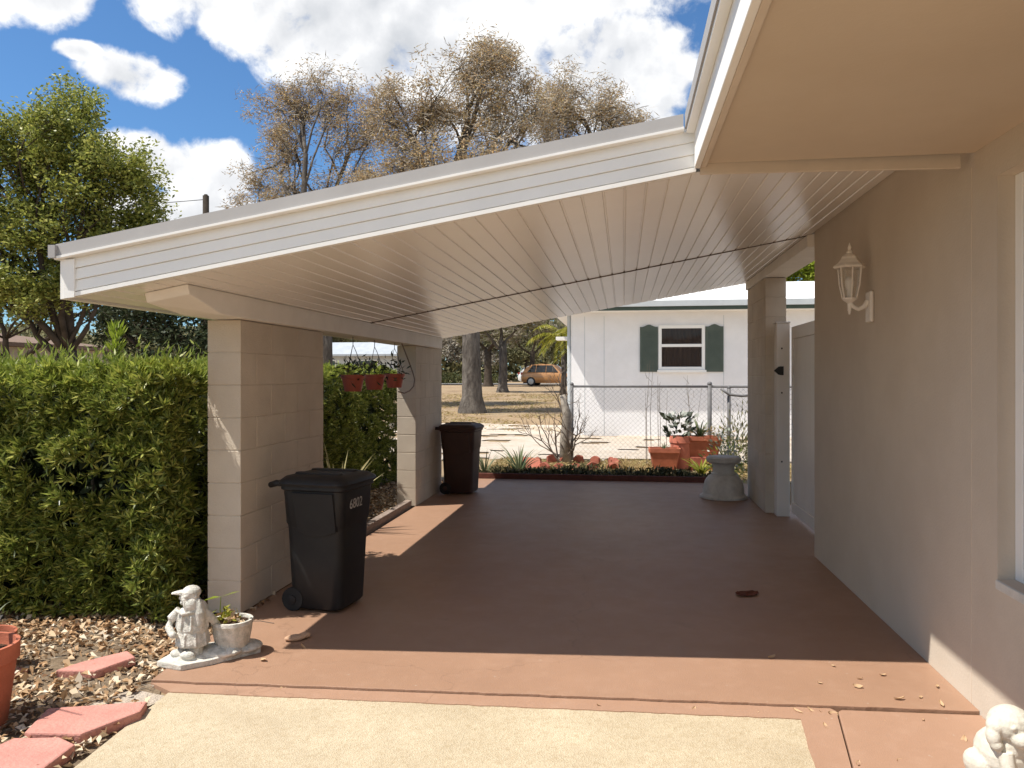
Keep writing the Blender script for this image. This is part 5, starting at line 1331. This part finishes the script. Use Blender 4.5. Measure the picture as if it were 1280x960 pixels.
o = mb.build('tan_stone', pbr('tan_stone', (.52,.34,.22), (.42,.26,.17), 12, .9, .2, bump=.6, bscale=60), smooth=True); blob(o, .006, 2); o.location = (-1.75, 3.93, 0); o.rotation_euler = (0, 0, .5)
tag(o, 'small tan stone on the sunny floor next to the statue', 'stone')

def puppy():
    t = thing('puppy_statue', 'white plaster puppy statue with drooping ears against the tan wall base', 'statue', (1.335, 2.93, -.02), R(12))
    mb = MB()
    mb.lathe([(.10, 0), (.108, .012), (.10, .03)], 20)
    mb.ball((0, .02, .10), (.085, .10, .095)); mb.ball((0, -.015, .15), (.062, .062, .07))
    mb.ball((0, -.02, .225), (.074, .070, .064))
    mb.ball((0, -.078, .196), (.036, .040, .030)); mb.ball((0, -.112, .206), (.012, .009, .009))
    for s in (-1, 1):
        mb.ball((s*.060, -.028, .222), (.026, .034, .030)); mb.ball((s*.070, -.034, .190), (.022, .030, .036)); mb.ball((s*.066, -.044, .165), (.020, .024, .022))
        mb.tube([(s*.038, -.05, .14), (s*.042, -.075, .08), (s*.042, -.085, .035)], [.027, .022, .022], 10); mb.ball((s*.042, -.10, .035), (.026, .034, .02))
        mb.ball((s*.075, .04, .06), (.04, .06, .05)); mb.ball((s*.028, -.082, .236), (.009, .006, .009))
    o = mb.build('figure', M['puppy'], t); blob(o, .0034, 1)
    mb = MB()
    mb.ball((0, -.122, .207), (.010, .006, .007)); mb.build('nose', M['urn'], t, smooth=True)
puppy()
t = pot('garden_pot', 'tiny terracotta dish at the foot of the puppy statue', (1.16, 2.70, -.02), .06, .045, .08, M['terra'])

# ------------------------------------------------------------------ concrete pedestal by the right pillar
t = thing('urn_pedestal', 'grey concrete urn pedestal flaring to a wide round base beside the right pillar', 'pedestal', (1.165, 9.28, 0)); t.scale = (.95, .95, 1.0)
mb = MB(); mb.lathe([(.255, 0), (.285, .004), (.285, .03), (.262, .045), (.25, .06), (.243, .13), (.225, .20), (.185, .255), (.150, .275), (.152, .29), (.132, .30), (.128, .36), (.150, .405)], 36)
mb.build('base', M['urn'], t, smooth=True, auto=30)
mb = MB(); mb.lathe([(.165, .406), (.20, .425), (.208, .44), (.208, .47), (.19, .485), (.02, .487)], 36); mb.build('top_plate', M['urn'], t, smooth=True, auto=30)

# ------------------------------------------------------------------ hanging pots under the left beam
def hanging(label, y, x, zt, tone, loop=False):
    t = thing('hanging_pot', label, 'hanging pot', (x, y, zt), 0, 'terracotta pots hanging under the left beam'); t.scale = (1.15, 1.15, 1.0)
    mb = MB(); mb.lathe([(.062, -.13), (.082, -.02), (.090, -.018), (.092, .012), (.082, .012), (.078, -.02), (.03, -.03)], 24); mb.build('pot', tone, t, smooth=True, auto=35)
    mb = MB()
    for k in range(3):
        a = k*2.1+.3; mb.tube([(.088*math.cos(a), .088*math.sin(a), 0), (.02*math.cos(a), .02*math.sin(a), .22), (0, 0, .27)], .0025, 4)
    mb.tube([(0, 0, .27), (0, 0, ZB-zt+.01)], .003, 5)
    mb.build('hanger', M['black'], t)
    gauss_leaves('plant', (x, y, zt+.06), (.13, .13, .12), 90, .06, .018, M['darkplant'], t)
    if loop:
        mb = MB(); W = [(7.62, 1.76), (7.85, 1.60), (8.05, 1.45), (8.11, 1.385), (8.06, 1.315), (7.9, 1.27), (7.7, 1.25), (7.5, 1.27)]
        mb.tube([(.05, (a-y)/1.15, b-zt) for a, b in W], .0065, 6); mb.build('loop_wire', M['wood'], t)
hanging('nearest of the terracotta pots hanging between the left pillars', 6.34, -2.30, 1.425, M['terra_hang'])
hanging('middle terracotta pot hanging between the left pillars', 6.92, -2.30, 1.43, M['terra_hang'])
hanging('terracotta pot hanging next to the far pillar with a looped wire', 7.55, -2.30, 1.44, M['terra_hang'], True)
